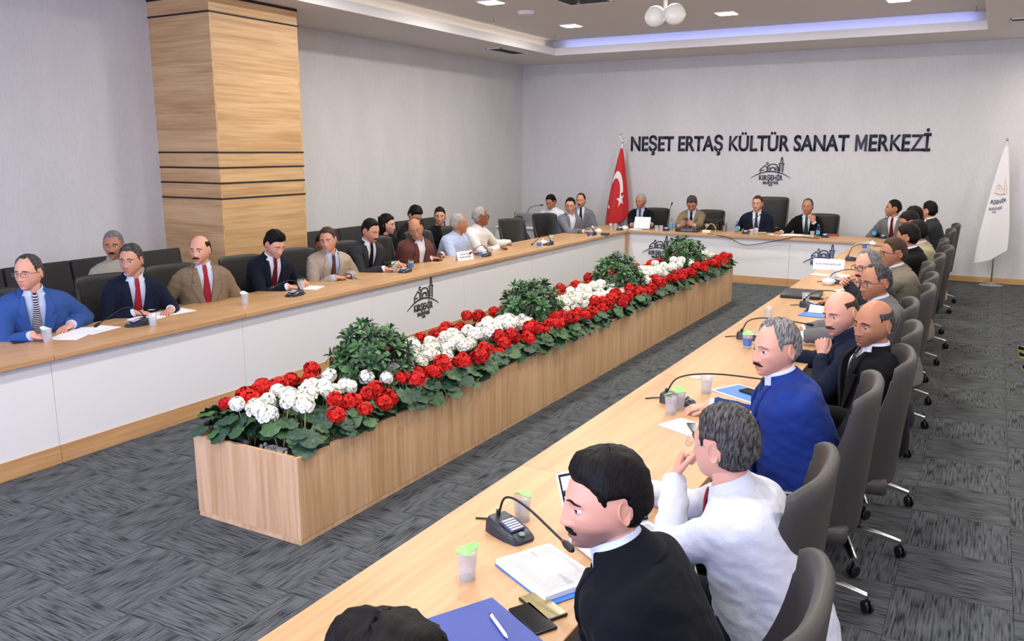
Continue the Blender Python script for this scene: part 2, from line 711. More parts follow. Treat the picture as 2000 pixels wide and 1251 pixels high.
for d, i, j, x, y in rest:
    b = len(sv)
    h = T / 2 - .0008
    sv += [(x - h, y - h, 0), (x + h, y - h, 0), (x + h, y + h, 0), (x - h, y + h, 0)]
    sf.append((b, b + 1, b + 2, b + 3))
    q = [(x - h, y - h), (x + h, y - h), (x + h, y + h), (x - h, y + h)]
    su += [(u, v) if (i + j) % 2 == 0 else (v, u) for u, v in q]
me = bpy.data.meshes.new('carpet_field')
me.from_pydata(sv, [], sf)
me.materials.append(CARPET)
uvl = me.uv_layers.new(name='UVMap')
for k, q in enumerate(su):
    uvl.data[k].uv = q
o = link('carpet_field', me, fl)
o['kind'] = 'stuff'

struct(MB().box(XW - .2, XW, YS - .2, YW + .2, 0, 4.2).build('wall_left', WALLP, smooth=False))
struct(MB().box(XW - .2, XE + .2, YW, YW + .2, 0, 4.2).build('wall_back', WALLP, smooth=False))
struct(MB().box(XE, XE + .2, YS - .2, YW + .2, 0, 4.2).build('wall_right', WALLP, smooth=False))
wf = MB()
added_wins = [(-2.2, 0.4), (1.0, 3.6), (4.2, 6.8)]  # added windows, unseen, made to carry the flash fill behind the camera
xs = [XW - .2] + [v for w in added_wins for v in w] + [XE + .2]
for k in range(0, len(xs), 2):
    wf.box(xs[k], xs[k + 1], YS - .2, YS, 0, 4.2)
for a, b in added_wins:
    wf.box(a, b, YS - .2, YS, 0, 0.9)
    wf.box(a, b, YS - .2, YS, 3.0, 4.2)
struct(wf.build('wall_front', WALLP, smooth=False))
for k, (a, b) in enumerate(added_wins):  # frames and panes of the added windows
    w = MB()
    for x0, x1, z0, z1 in ((a, b, .9, .96), (a, b, 2.94, 3.0), (a, a + .06, .96, 2.94), (b - .06, b, .96, 2.94), ((a + b) / 2 - .03, (a + b) / 2 + .03, .96, 2.94)):
        w.box(x0, x1, YS - .12, YS - .06, z0, z1)
    wo = struct(w.build('window_%d' % (k + 1), FASCIA, smooth=False))
    MB().box(a + .06, (a + b) / 2 - .03, YS - .095, YS - .085, .96, 2.94).build('pane', GLASS, wo, smooth=False)
    MB().box((a + b) / 2 + .03, b - .06, YS - .095, YS - .085, .96, 2.94).build('pane', GLASS, wo, smooth=False)

SB = 0.13                                              # the ledge hides the strip lights
ce = MB()
ce.box(XW - .2, XE + .2, YS - .2, YW + .2, HU, 4.2)
for z0, z1, k in ((H, HL, 0.0), (HL, HU, SB)):
    ce.box(XW, SX - k, YS, YW, z0, z1)
    ce.box(SX2 + k, XE, YS, YW, z0, z1)
    ce.box(SX - k, SX2 + k, SY + k, YW, z0, z1)
    ce.box(SX - k, SX2 + k, YS, SY2 - k, z0, z1)
struct(ce.build('ceiling', CEIL, smooth=False))
t = .012
for k, b in enumerate(((SX - .001, SX + t, SY2, SY), (SX2 - t, SX2 + .001, SY2, SY), (SX, SX2, SY - t, SY + .001), (SX, SX2, SY2 - .001, SY2 + t))):
    struct(MB().box(*b, H - .002, HL + .004).build('trim_%d' % (k + 1), FASCIA, smooth=False))
for name, b in (('baseboard_back', (XW, XE, YW - .015, YW)), ('baseboard_left', (XW, XW + .015, YS, YW)), ('baseboard_right', (XE - .015, XE, YS, YW))):
    struct(MB().box(*b, 0, .085).build(name, wood('oak_base', 0, '#d2a76c', '#b98d52'), smooth=False))

# column with oak panels between black strips
CX, CY0, CY1 = -2.167, -6.617, -5.303
zs = [0, 1.533, 1.703, 1.871, 2.037, 3.505, H]
colm = struct(MB().box(XW, CX - .02, CY0 + .02, CY1 - .02, 0, H).build('column', plain('column_core', '#222222', 0.8), smooth=False))
for a, b in zip(zs[:-1], zs[1:]):
    z0, z1 = a + .009, b - .009
    MB().box(XW, CX, CY0, CY0 + .02, z0, z1).build('wood_panel', COLWX, colm, smooth=False)
    MB().box(CX - .02, CX, CY0 + .0205, CY1 - .0205, z0, z1).build('wood_panel', COLW, colm, smooth=False)
    MB().box(XW, CX, CY1 - .02, CY1, z0, z1).build('wood_panel', COLWX, colm, smooth=False)
for z in zs[1:]:
    z0, z1 = (z - .009, z + .009) if z < H else (z - .03, z - .001)
    e = .006
    m = MB()
    m.box(XW, CX + e, CY0 - e, CY0 + .02, z0, z1)
    m.box(CX - .02, CX + e, CY0 + .02, CY1 - .02, z0, z1)
    m.box(XW, CX + e, CY1 - .02, CY1 + e, z0, z1)
    m.build('black_strip', BLACKM, colm, smooth=False)

# ------------------------------------------------------------------ ceiling fittings
LED = emit_mat('led_face', '#fff6e4', 9.0)
for y in (1.0, -1.4, -3.8, -6.2, -8.6, -11.0, -13.4):  # unseen fixtures added to go with the warm light from the right
    e = tag(empty('ceiling_light', (6.4, y, H)), 'square recessed LED downlight in the lower ceiling of the right aisle', 'ceiling light', 'aisle downlights')
    MB().rbox(-.15, .15, -.15, .15, -.014, 0.001, .004).build('frame', FASCIA, e, smooth=False)
    MB().box(-.125, .125, -.125, .125, -.0175, -.0142).build('diffuser', LED, e, smooth=False)
for i, x in enumerate(XLS):
    for j, y in enumerate(YLS):
        if x < 0 and y < -7:
            continue
        e = tag(empty('ceiling_light', (x, y, HU)), 'square recessed LED downlight in the raised ceiling', 'ceiling light', 'square ceiling downlights')
        MB().rbox(-.15, .15, -.15, .15, -.014, 0.001, .004).build('frame', FASCIA, e, smooth=False)
        MB().box(-.125, .125, -.125, .125, -.02, -.0142).build('diffuser', LED, e, smooth=False)


def vent(p, lx, ly, label):
    e = tag(empty('ceiling_vent', p), label, 'air vent', 'slotted ceiling vents')
    f = MB()
    f.box(-lx / 2, lx / 2, -ly / 2, -ly / 2 + .02, -.012, 0).box(-lx / 2, lx / 2, ly / 2 - .02, ly / 2, -.012, 0)
    f.box(-lx / 2, -lx / 2 + .02, -ly / 2, ly / 2, -.012, 0).box(lx / 2 - .02, lx / 2, -ly / 2, ly / 2, -.012, 0)
    f.build('frame', FASCIA, e, smooth=False)
    MB().box(-lx / 2 + .02, lx / 2 - .02, -ly / 2 + .02, ly / 2 - .02, -.003, -.001).build('backing', BLACKM, e, smooth=False)
    long_y = ly > lx
    n = int((max(lx, ly) - .04) / .035)
    for k in range(n):
        u = -max(lx, ly) / 2 + .03 + k * .035
        m = MB()
        if long_y:
            m.box(-lx / 2 + .02, lx / 2 - .02, u, u + .008, -.007, -.003)
        else:
            m.box(u, u + .008, -ly / 2 + .02, ly / 2 - .02, -.007, -.003)
        m.build('slat', GREYPL, e, smooth=False)


vent((-2.12, -.35, H), .3, .95, 'long slotted air vent in the lower ceiling by the left wall')
vent((5.36, -.15, H), .3, .3, 'small slotted air vent in the lower ceiling above the white flag')
vent((.42, -2.85, HU), .62, .62, 'square air vent in the raised ceiling')
e = tag(MB().lathe([(.12, 0), (.12, -.02), (.1, -.045), (.03, -.05)], 24).build('smoke_detector', FASCIA, loc=(-.65, -2.39, HU)), 'round white smoke detector on the raised ceiling', 'detector')
for p in (at(964, 42, z=HU - .04), at(1085, 76, z=HU - .06), at(1907, 22, z=HU - .06), at(1130, 2, z=HU - .04)):
    tag(MB().lathe([(.035, .06), (.035, .055), (.01, .05), (.01, 0), (.022, -.005), (.022, -.012)], 12).build('sprinkler', CHROME, loc=(p.x, p.y, HU - .06)), 'small chrome sprinkler head under the raised ceiling', 'sprinkler', 'ceiling sprinklers')
# white twin lamp hanging under the ceiling
fx = tag(empty('emergency_light', (1.84, -3.7, 3.56)), 'white twin-head lamp hanging under the raised ceiling', 'lamp')
WPL = plain('ivory_plastic', '#e4e2d4', 0.35)
MB().tube([(0, 0, .39), (0, 0, .02)], .022, 12).build('stem', WPL, fx)
MB().ball((0, 0, .0), .03).build('joint', WPL, fx)
for sx, ry in ((-1, 28), (1, -12)):
    M = Matrix.Translation((sx * .12, -.02 * sx, -.02)) @ Euler((R(78), 0, R(ry + (25 if sx > 0 else -15)))).to_matrix().to_4x4()
    h = MB().lathe([(.04, .09), (.085, .075), (.115, .03), (.12, 0), (.105, -.03), (.06, -.05)], 24, M=M).build('lamp_head', WPL, fx)
    MB().lathe([(.098, -.032), (.05, -.053), (.02, -.055)], 20, M=M).build('lens', plain('lens_grey', '#d7d6cf', 0.25), h)

# ------------------------------------------------------------------ conference desks
TH = 0.035


def desk(x0, x1, y0, y1, front, label, kind):
    """front: '+x', '-y' or '-x' is the side of the white modesty panel"""
    c = ((x0 + x1) / 2, (y0 + y1) / 2, 0)
    e = tag(empty('conference_desk', c), label, 'desk', 'desk units of the U-shaped table')
    X0, X1, Y0, Y1 = x0 - c[0], x1 - c[0], y0 - c[1], y1 - c[1]
    g = .0015
    MB().rbox(X0, X1, Y0 + g, Y1 - g, .75 - TH, .75, .002, seg=1).build('tabletop', TOPWX if front == '-y' else TOPW, e, smooth=False)
    if front == '+x':
        p, q = (X1 - .068, X1 - .05, Y0 + g, Y1 - g), (X1 - .064, X1 - .042, Y0 + g, Y1 - g)
    elif front == '-x':
        p, q = (X0 + .05, X0 + .068, Y0 + g, Y1 - g), (X0 + .042, X0 + .064, Y0 + g, Y1 - g)
    else:
        p, q = (X0 + g, X1 - g, Y0 + .05, Y0 + .068), (X0 + g, X1 - g, Y0 + .042, Y0 + .064)
    if front == '-y':                                   # keep panels inside the U
        p = (max(p[0], 0 - c[0]), min(p[1], 3.6 - c[0]), p[2], p[3])
        q = (max(q[0], 0 - c[0]), min(q[1], 3.6 - c[0]), q[2], q[3])
    MB().box(*p, .1234, .75 - TH).build('front_panel', WHITELAM, e, smooth=False)
    MB().box(*q, 0, .1234).build('plinth', wood('oak_plinth_' + front[1], 1 if front[1] == 'x' else 0, '#c79d6d', '#ab8053'), e, smooth=False)
    for s in (0, 1):
        if front[1] == 'x':
            ya = Y0 + g if s == 0 else Y1 - g - .02
            xa, xb = (X0 + .06, X1 - .07) if front == '+x' else (X0 + .07, X1 - .06)
            MB().box(xa, xb, ya, ya + .02, 0, .75 - TH).build('side_panel', WHITELAM, e, smooth=False)
        else:
            xa = X0 + .1 if s == 0 else X1 - .12
            MB().box(xa, xa + .02, Y0 + .07, Y1 - .06, 0, .75 - TH).build('side_panel', WHITELAM, e, smooth=False)
    return e


LB = [-11.7, -10.0, -8.36, -6.68, -4.98, -3.3, -1.65, 0.0]
LN = ['at the open end with a black phone', 'before the man in navy suit with red tie',
      'before the young man writing', 'carrying the bronze logo', 'with the white two-line name card on it',
      'before the man in white shirt', 'before the empty chairs by the corner post']
for k in range(7):
    desk(-.75, 0, LB[k], LB[k + 1], '+x', 'oak-topped white-fronted left desk unit ' + LN[k], 'l')
for a, b, s in ((-.75, .87, 'oak-topped back desk unit before the man reading papers'), (.87, 2.62, 'oak-topped back desk unit before the man in navy suit and tall chair'), (2.62, 4.33, 'oak-topped back desk unit before the man holding his chin')):
    desk(a, b, .0015, .78, '-y', s, 'b')
RB = [-13.5, -11.9, -10.2, -8.5, -6.8, -5.1, -3.4, -1.7, 0.0]
RN = ['under the blue folder and phones', 'under the open laptop', 'under the blue booklet and its microphone', 'before the man with fist at his chin', 'under the black leather folder', 'before the man in beige jacket', 'before the black haired men', 'meeting the back desk at the corner']
for k in range(8):
    desk(3.6, 4.33, RB[k], RB[k + 1], '-x', 'oak-topped right desk unit ' + RN[k], 'r')
tag(MB().box(-.052, .0, .0015, .05, 0, .75 - TH - .001).build('corner_post', wood('oak_post', 2, '#c39b78', '#ac8460'), smooth=False), 'oak post closing the corner of left and back desks', 'post')

# ------------------------------------------------------------------ writing and logos
def text_mesh(txt, width, height, depth, mat, bold=0.0, name='letter'):
    cu = bpy.data.curves.new('tmp', 'FONT')
    cu.body = txt
    cu.size = 1.0
    cu.offset = bold if txt not in ('M', 'K', 'Z') else bold * .45
    cu.extrude = 0.0
    cu.resolution_u = 4
    o = bpy.data.objects.new('tmp', cu)
    WORK.collection.objects.link(o)
    me = bake(o)
    bpy.data.objects.remove(o)
    bpy.data.curves.remove(cu)
    a = np.array([v.co[:] for v in me.vertices])
    bm = bmesh.new()
    bm.from_mesh(me)
    bpy.data.meshes.remove(me)
    return bm, a


def finish_text(bm, a, sx, sz, x_off, z_off, depth, mat, name):
    """flat glyph (x right, y up) -> upright relief facing -y"""
    bmesh.ops.remove_doubles(bm, verts=bm.verts[:], dist=1e-5)
    for v in bm.verts:
        v.co = Vector(((v.co.x + x_off) * sx, 0, (v.co.y + z_off) * sz))
    if depth:
        r = bmesh.ops.extrude_face_region(bm, geom=bm.faces[:])
        for g in r['geom']:
            if isinstance(g, bmesh.types.BMVert):
                g.co.y -= depth
    bmesh.ops.recalc_face_normals(bm, faces=bm.faces[:])
    me = bpy.data.meshes.new(name)
    bm.to_mesh(me)
    bm.free()
    me.materials.append(mat)
    return me


def text_line(txt, x0, x1, z0, z1, depth, mat, bold, parent, name, each=False, cap='H'):
    """fit a line of text into x0..x1, capitals between z0 and z1"""
    bmh, ah = text_mesh(cap, 1, 1, 0, mat, bold)
    bmh.free()
    capb, capt = ah[:, 1].min(), ah[:, 1].max()
    sz = (z1 - z0) / (capt - capb)
    bm, a = text_mesh(txt, 1, 1, 0, mat, bold)
    sx = (x1 - x0) / (a[:, 0].max() - a[:, 0].min())
    if not each:
        me = finish_text(bm, a, sx, sz, -a[:, 0].min() + x0 / sx, -capb + z0 / sz, depth, mat, name)
        return link(name, me, parent)
    bm.free()
    xmin = a[:, 0].min()
    for k, ch in enumerate(txt):
        if ch == ' ':
            continue
        b1, a1 = text_mesh(txt[:k + 1], 1, 1, 0, mat, bold)
        b1.free()
        right = a1[:, 0].max()
        b2, a2 = text_mesh(ch, 1, 1, 0, mat, bold)
        if ch == 'M':                                   # drawn as a plain block letter
            b2.free()
            x0_, x1_, w_ = a2[:, 0].min(), a2[:, 0].max(), .135
            mid, dz = (x0_ + x1_) / 2, capt - capb
            pts = [(x0_, 0), (x0_, 1), (x0_ + w_ * 1.05, 1), (mid, .42), (x1_ - w_ * 1.05, 1), (x1_, 1), (x1_, 0), (x1_ - w_, 0), (x1_ - w_, .66), (mid + .045, .1), (mid - .045, .1), (x0_ + w_, .66), (x0_ + w_, 0)]
            b2 = bmesh.new()
            b2.faces.new([b2.verts.new((px_, capb + pz_ * dz, 0)) for px_, pz_ in pts])
            bmesh.ops.triangulate(b2, faces=b2.faces[:])
        off = right - a2[:, 0].max()
        link(name, finish_text(b2, a2, sx, sz, off - xmin + x0 / sx, -capb + z0 / sz, depth, mat, name), parent)


sign = tag(empty('wall_lettering', (-.79, YW, 2.045)), 'dark navy raised lettering NEŞET ERTAŞ KÜLTÜR SANAT MERKEZİ on the back wall', 'sign')
text_line('NEŞET ERTAŞ KÜLTÜR SANAT MERKEZİ', 0, 5.09, 0, .268, .02, NAVYT, 0.022, sign, 'letter', each=True)


def strokes(lines, w, depth):
    m = MB()
    for pts, ww in lines:
        for (x0, z0), (x1, z1) in zip(pts[:-1], pts[1:]):
            d = Vector((x1 - x0, 0, z1 - z0))
            L = d.length
            if L < 1e-6:
                continue
            d /= L
            nrm = Vector((-d.z, 0, d.x)) * (ww or w) / 2
            a, b = Vector((x0, 0, z0)) - d * w * .25, Vector((x1, 0, z1)) + d * w * .25
            q = [a - nrm, a + nrm, b + nrm, b - nrm]
            v = q + [p + Vector((0, -depth, 0)) for p in q]
            m.add(v, [(0, 1, 2, 3), (7, 6, 5, 4), (0, 4, 5, 1), (1, 5, 6, 2), (2, 6, 7, 3), (3, 7, 4, 0)])
    return m


def arc(cx, cz, r, a0, a1, n=14, sq=1.0):
    return [(cx + r * math.cos(R(a0 + (a1 - a0) * k / n)), cz + sq * r * math.sin(R(a0 + (a1 - a0) * k / n))) for k in range(n + 1)]


def logo(name, loc, rz, scale, mat, label, depth=.012, parts=('emblem', 'text')):
    """skyline over an arc with KIRŞEHİR BELEDİYESİ 1870; 950 drawing units = 0.67 m"""
    e = tag(empty(name, loc, rz), label, 'logo')
    u = .000705 * scale
    P = lambda pts: [((x - 810) * u, (900 - z) * u) for x, z in pts]
    big = []
    for k in range(25):
        x = 330 + 955 * k / 24
        big.append((x, 570 + 160 * ((x - 812) / 478) ** 2))
    L = []
    for k in range(24):
        wk = u * (26 - 20 * abs((k - 11.5) / 12) ** 2)
        L.append((P(big[k:k + 2]), wk))
    s = 20 * u
    L += [(P([(545, 605), (540, 530), (650, 428), (705, 468)]), s), (P([(560, 545), (640, 545)]), s)]
    L += [(P([(706, 565), (706, 470), (745, 435), (765, 438)]), s), (P([(940, 440), (985, 470), (985, 565)]), s)]
    dome = [(852 + 98 * math.cos(R(a)), 440 - 52 * math.sin(R(a))) for a in range(0, 181, 15)]
    L.append((P(dome), s))
    arch = [(848 + 58 * math.cos(R(a)), 545 - 72 * math.sin(R(a))) for a in range(0, 181, 15)]
    L.append((P(arch), s))
    for z in (478, 508, 538):
        L += [(P([(718, z), (800 - (z - 478) * .4, z)]), 13 * u), (P([(895 + (z - 478) * .4, z), (975, z)]), 13 * u)]
    L += [(P([(1008, 580), (1008, 410), (988, 380), (1118, 380), (1094, 410), (1092, 592)]), s),
          (P([(1032, 378), (1036, 290), (1056, 218), (1078, 290), (1080, 378)]), s)]
    for z in (425, 465, 505, 548):
        L.append((P([(1015, z), (1085, z)]), 13 * u))
    L.append((P([(712 + 24 * math.cos(R(a)), 382 + 28 * math.sin(R(a))) for a in range(40, 321, 28)]), 15 * u))
    L.append((P([(728, 372), (740, 372)]), 14 * u))
    strokes(L, s, depth).build('emblem', mat, e, smooth=False)
    X = lambda x: (x - 810) * u
    Z = lambda z: (900 - z) * u
    text_line('KIRŞEHİR', X(525), X(1100), Z(785), Z(660), depth, mat, 0.02, e, 'lettering')
    text_line('BELEDİYESİ', X(625), X(1000), Z(878), Z(815), depth, mat, 0.02, e, 'lettering')
    text_line('1870', X(765), X(858), Z(927), Z(893), depth, mat, 0.015, e, 'lettering')
    return e


logo('logo_sign', (1.83, YW, 1.465), 0, 1.0, NAVYT, 'navy skyline logo with KIRŞEHİR BELEDİYESİ on the back wall under the lettering')
logo('logo_sign', (-.05, -5.81, .285), R(90), .86, BRONZE, 'bronze skyline logo on the white front of the left desks', depth=.007)
logo('logo_sign', (.52, .05, .3), 0, .8, NAVYT, 'navy skyline logo on the back desk front half hidden by the flower bed')
logo('logo_sign', (3.1, .05, .3), 0, .8, plain('blue_logo', '#20305e', 0.4), 'navy and blue skyline logo on the back desk beside the right desks')

# ------------------------------------------------------------------ flower bed
PX0, PX1, PY0, PY1, PH = 1.431, 2.217, -10.1155, -1.6466, .49
ys = [PY0 + (PY1 - PY0) * k / 4 for k in range(5)]
SOIL = plain('dark_soil', '#2b241c', 0.95, bump=0.8, bscale=60)
PN = ['at the open end of the room with white pebbles', 'under the second leafy shrub', 'in the middle under the third leafy shrub', 'nearest the back desks']
for k in range(4):
    y0, y1 = ys[k] + .0015, ys[k + 1] - .0015
    cx, cy = (PX0 + PX1) / 2, (y0 + y1) / 2
    e = tag(empty('planter_box', (cx, cy, 0)), 'long oak-clad planter box ' + PN[k], 'planter', 'planter boxes in a row')
    hx, hy = (PX1 - PX0) / 2, (y1 - y0) / 2
    w = .022
    for b in ((-hx, -hx + w, -hy, hy), (hx - w, hx, -hy, hy), (-hx + w, hx - w, -hy, -hy + w), (-hx + w, hx - w, hy - w, hy)):
        MB().box(*b, .03, PH).build('side_panel', PLANTW, e, smooth=False)
    f = MB()
    f.box(-hx + .002, hx - .002, -hy + .002, hy - .002, 0, .029)
    f.build('plinth', PLANTW, e, smooth=False)
    MB().box(-hx + w, hx - w, -hy + w, hy - w, .03, .42).build('soil', SOIL, e, smooth=False)
for k in range(34):
    m = MB().ball((0, 0, 0), random.uniform(.014, .024), random.uniform(.012, .02), random.uniform(.009, .014), 8, 6)
    x = random.uniform(PX0 + .2, PX1 - .2)
    y = PY0 + .022 + random.uniform(.02, .16)
    o = m.build('pebble', plain('white_pebble', '#dcdad6', 0.4), loc=(x, y, .43 + .012 * random.random()))
    o.rotation_euler = (random.random(), random.random(), random.random() * 6)
    tag(o, 'smooth white pebble in the open end of the planter', 'pebble', 'white pebbles in the planter')


def petal_mat(name, c1, c2):
    m, nt, b = nodes_of(name)
    set_in(b, Roughness=0.6, Specular_IOR_Level=0.2)
    oi = nt.nodes.new('ShaderNodeObjectInfo')
    mx = nt.nodes.new('ShaderNodeMix')
    mx.data_type = 'RGBA'
    mx.inputs[6].default_value = rgb(c1)
    mx.inputs[7].default_value = rgb(c2)
    nt.links.new(oi.outputs['Random'], mx.inputs[0])
    nt.links.new(mx.outputs[2], b.inputs['Base Color'])
    MATS[name] = m
    return m


RED = petal_mat('red_petal', '#cc241c', '#a91613')
WHITE = petal_mat('white_petal', '#f1efe2', '#e6e6dc')
EYE = plain('floret_eye', '#7a7a32', 0.7)
EYER = plain('floret_eye_red', '#5c1016', 0.7)
LEAFM = [plain('leaf_a', '#2c4a2b', 0.5, vary=0.25, bscale=40), plain('leaf_b', '#38592f', 0.5, vary=0.25, bscale=40), plain('leaf_c', '#22402c', 0.5, vary=0.2, bscale=40)]
STEM = plain('pale_stem', '#8f9c5c', 0.6)


def floret(m, M, r, seed):
    """five notched petals around an eye"""
    rnd = random.Random(seed)
    for k in range(5):
        a = 2 * math.pi * (k + rnd.uniform(-.1, .1)) / 5
        ca, sa = math.cos(a), math.sin(a)
        def q(rad, side, h):
            return M @ Vector((ca * rad - sa * side, sa * rad + ca * side, h))
        w = r * .62
        up = rnd.uniform(.0, .3) * r
        vs = [q(r * .1, 0, -.1 * r), q(r * .55, -w, .1 * r), q(r * .98, -w * .6, up), q(r * .88, 0, up * .7), q(r * .98, w * .6, up), q(r * .55, w, .1 * r), q(r * .55, 0, -.02 * r)]
        m.add(vs, [(0, 1, 6), (1, 2, 3, 6), (6, 3, 4, 5), (0, 6, 5)], 0)
    e = [M @ Vector((.16 * r * math.cos(j * 2.09), .16 * r * math.sin(j * 2.09), .03 * r)) for j in range(3)]
    m.add(e + [M @ Vector((0, 0, .22 * r))], [(0, 1, 3), (1, 2, 3), (2, 0, 3)], 1)


def flower_head(red, seed, rad=.047):
    rnd = random.Random(seed)
    m = MB()
    n = 34
    for k in range(n):
        z = 1 - 1.55 * (k + .5) / n
        a = k * 2.39996 + rnd.uniform(-.2, .2)
        s = math.sqrt(max(0, 1 - z * z))
        d = Vector((s * math.cos(a), s * math.sin(a), z * .8))
        d = (d + Vector((rnd.uniform(-.15, .15), rnd.uniform(-.15, .15), rnd.uniform(-.15, .15)))).normalized()
        M = Matrix.Translation(d * rad * rnd.uniform(.86, 1.08)) @ d.to_track_quat('Z', 'Y').to_matrix().to_4x4()
        floret(m, M, rnd.uniform(.017, .022) if red else rnd.uniform(.016, .020), seed * 100 + k)
    m.ball((0, 0, -.004), rad * .78, None, rad * .62, 10, 6, 0)
    return m.mesh('flower_head', [RED, EYER] if red else [WHITE, EYE], smooth=False)


HEADS = {True: [flower_head(True, k) for k in range(4)], False: [flower_head(False, 20 + k) for k in range(4)]}


def geranium_leaf(mat, seed):
    rnd = random.Random(seed)
    n = 18
    r0 = .05
    c = [(0, 0, 0)]
    for ring, (k, lift) in enumerate(((.5, .006), (1.0, .004))):
        for j in range(n):
            a = 2 * math.pi * j / n + math.pi / n
            notch = 1 - .55 * math.exp(-((a - math.pi + 0) / .22) ** 2) if abs(a - math.pi) < .8 else 1
            lob = 1 + .07 * math.cos(a * 7)
            r = r0 * k * (lob if ring else 1) * (notch if ring else 1)
            c.append((r * math.cos(a), r * math.sin(a), lift + .006 * math.cos(a * 7) * k + rnd.uniform(-.003, .003) - .012 * (ring * (1 - math.cos(a)) / 2)))
    m = MB()
    f = [(0, 1 + j, 1 + (j + 1) % n) for j in range(n)] + [(1 + j, 1 + n + j, 1 + n + (j + 1) % n, 1 + (j + 1) % n) for j in range(n)]
    m.add(c, f)
    m.tube([(-.006, 0, 0), (-.025, 0, -.02), (-.03, 0, -.055)], [.0022, .0022, .002], 4)
    return m.mesh('leaf', mat, angle=180)


LEAVES = [geranium_leaf(LEAFM[k % 3], k) for k in range(6)]
STEMS = []
for k in range(3):
    m = MB().tube([(0, 0, 0), (.004 * (k - 1), .004, .5), (0, 0, 1)], [.0035, .003, .0025], 5)
    STEMS.append(m.mesh('stem', STEM))


def geranium(x, y, red, nh, nl, side, label, group):
    e = tag(empty('geranium', (x, y, .42), random.uniform(0, 6.28)), label, 'flower', group)
    rz = e.rotation_euler.z
    top = random.uniform(.2, .245) + (.02 if not red else 0)
    for k in range(nh):
        a = 2 * math.pi * k / max(nh, 1) + random.uniform(-.4, .4)
        rr = (0 if nh == 1 else .062) + random.uniform(-.01, .02)
        hx, hy, hz = rr * math.cos(a), rr * math.sin(a), top + random.uniform(-.045, .035)
        if side:                                        # edge plants lean out over the rim
            v = Matrix.Rotation(-rz, 3, 'Z') @ Vector((side * .03, 0, 0))
            hx, hy = hx + v.x, hy + v.y
        o = link('flower_head', random.choice(HEADS[red]), e, (hx, hy, hz))
        o.rotation_euler = (hy * -3, hx * 3, random.uniform(0, 6))
        s = random.uniform(.82, 1.18)
        o.scale = (s, s, s)
        st = link('stem', random.choice(STEMS), e, (hx * .2, hy * .2, 0))
        d = Vector((hx * .8, hy * .8, hz - .02))
        st.rotation_euler = d.to_track_quat('Z', 'Y').to_euler()
        st.scale = (1, 1, d.length)
    for k in range(nl):
        a = 2 * math.pi * k / nl + random.uniform(-.5, .5)
        if side and k < nl * .7:
            a = (0 if side > 0 else math.pi) + random.uniform(-1.35, 1.35) - rz
        rr = random.uniform(.05, .125)
        if side:
            rr *= 1.15
        lz = random.uniform(.05, .15)
        o = link('leaf', random.choice(LEAVES), e, (rr * math.cos(a), rr * math.sin(a), lz + .03))
        tilt = random.uniform(.15, .75) + (.35 if rr > .1 else 0)
        o.rotation_euler = Euler((0, tilt, a))
        s = random.uniform(.85, 1.4)
        o.scale = (s, s, s)


SHRUBS = [-9.0, -6.83, -4.85, -2.66]
n_rows = 47
for k in range(n_rows):
    y = PY0 + .2 + (PY1 - PY0 - .34) * k / (n_rows - 1)
    near_shrub = min(abs(y - s) for s in SHRUBS)
    jy = lambda: y + random.uniform(-.04, .04)
    ORD = ('first', 'second', 'third', 'last')
    ns = min(range(4), key=lambda q: abs(SHRUBS[q] - y))
    if near_shrub < .42:
        zone = 'beside the %s leafy shrub' % ORD[ns]
    elif y < SHRUBS[0]:
        zone = 'between the open planter end and the first shrub'
    elif y > SHRUBS[3]:
        zone = 'between the last shrub and the back desks'
    else:
        q = max(i for i in range(4) if SHRUBS[i] < y)
        zone = 'between the %s and %s leafy shrubs' % (ORD[q], ORD[q + 1])
    first = k < 1
    if not first:
        geranium(PX1 - .095 + random.uniform(-.025, .02), jy(), True, 2 if k % 3 else 3, 14, 1, 'red geranium on the right-desk edge ' + zone, 'red geraniums on the right desk side')
    else:
        geranium(PX1 - .12, y - .03, False, 1, 14, 1, 'white geranium at the corner of the open planter end', 'corner geranium')
    geranium(PX0 + .13 + random.uniform(-.02, .02), jy(), True, 1 + (k % 2) if k else 2, 9 if k else 16, -1, 'red geranium on the left-desk edge ' + zone, 'red geraniums on the left desk side')
    if near_shrub > .24:
        geranium((PX0 + PX1) / 2 - .1 + random.uniform(-.02, .02), jy(), False, 3, 3, 0, 'white geranium in the bed middle ' + zone, 'white geraniums in the middle')
        geranium((PX0 + PX1) / 2 + .085 + random.uniform(-.02, .02), jy(), False, 3 if k else 2, 4 if k else 8, 0, 'white geranium in the bed middle ' + zone, 'white geraniums in the middle')
    elif near_shrub > .13:
        geranium((PX0 + PX1) / 2 + .18, jy(), False, 2, 4, 0, 'white geranium in the bed middle ' + zone, 'white geraniums in the middle')

for k in range(3):
    geranium(PX0 + .10 + .13 * k, PY0 + .1 + .03 * k, False, 0, 12, -1, 'leafy geranium without flowers in the open planter corner', 'leafy corner geraniums')
SHL = [plain('shrub_leaf_a', '#2f5230', 0.4, vary=0.25, bscale=60), plain('shrub_leaf_b', '#456b38', 0.4, vary=0.2, bscale=60), plain('shrub_leaf_c', '#223f27', 0.4, vary=0.2, bscale=60)]


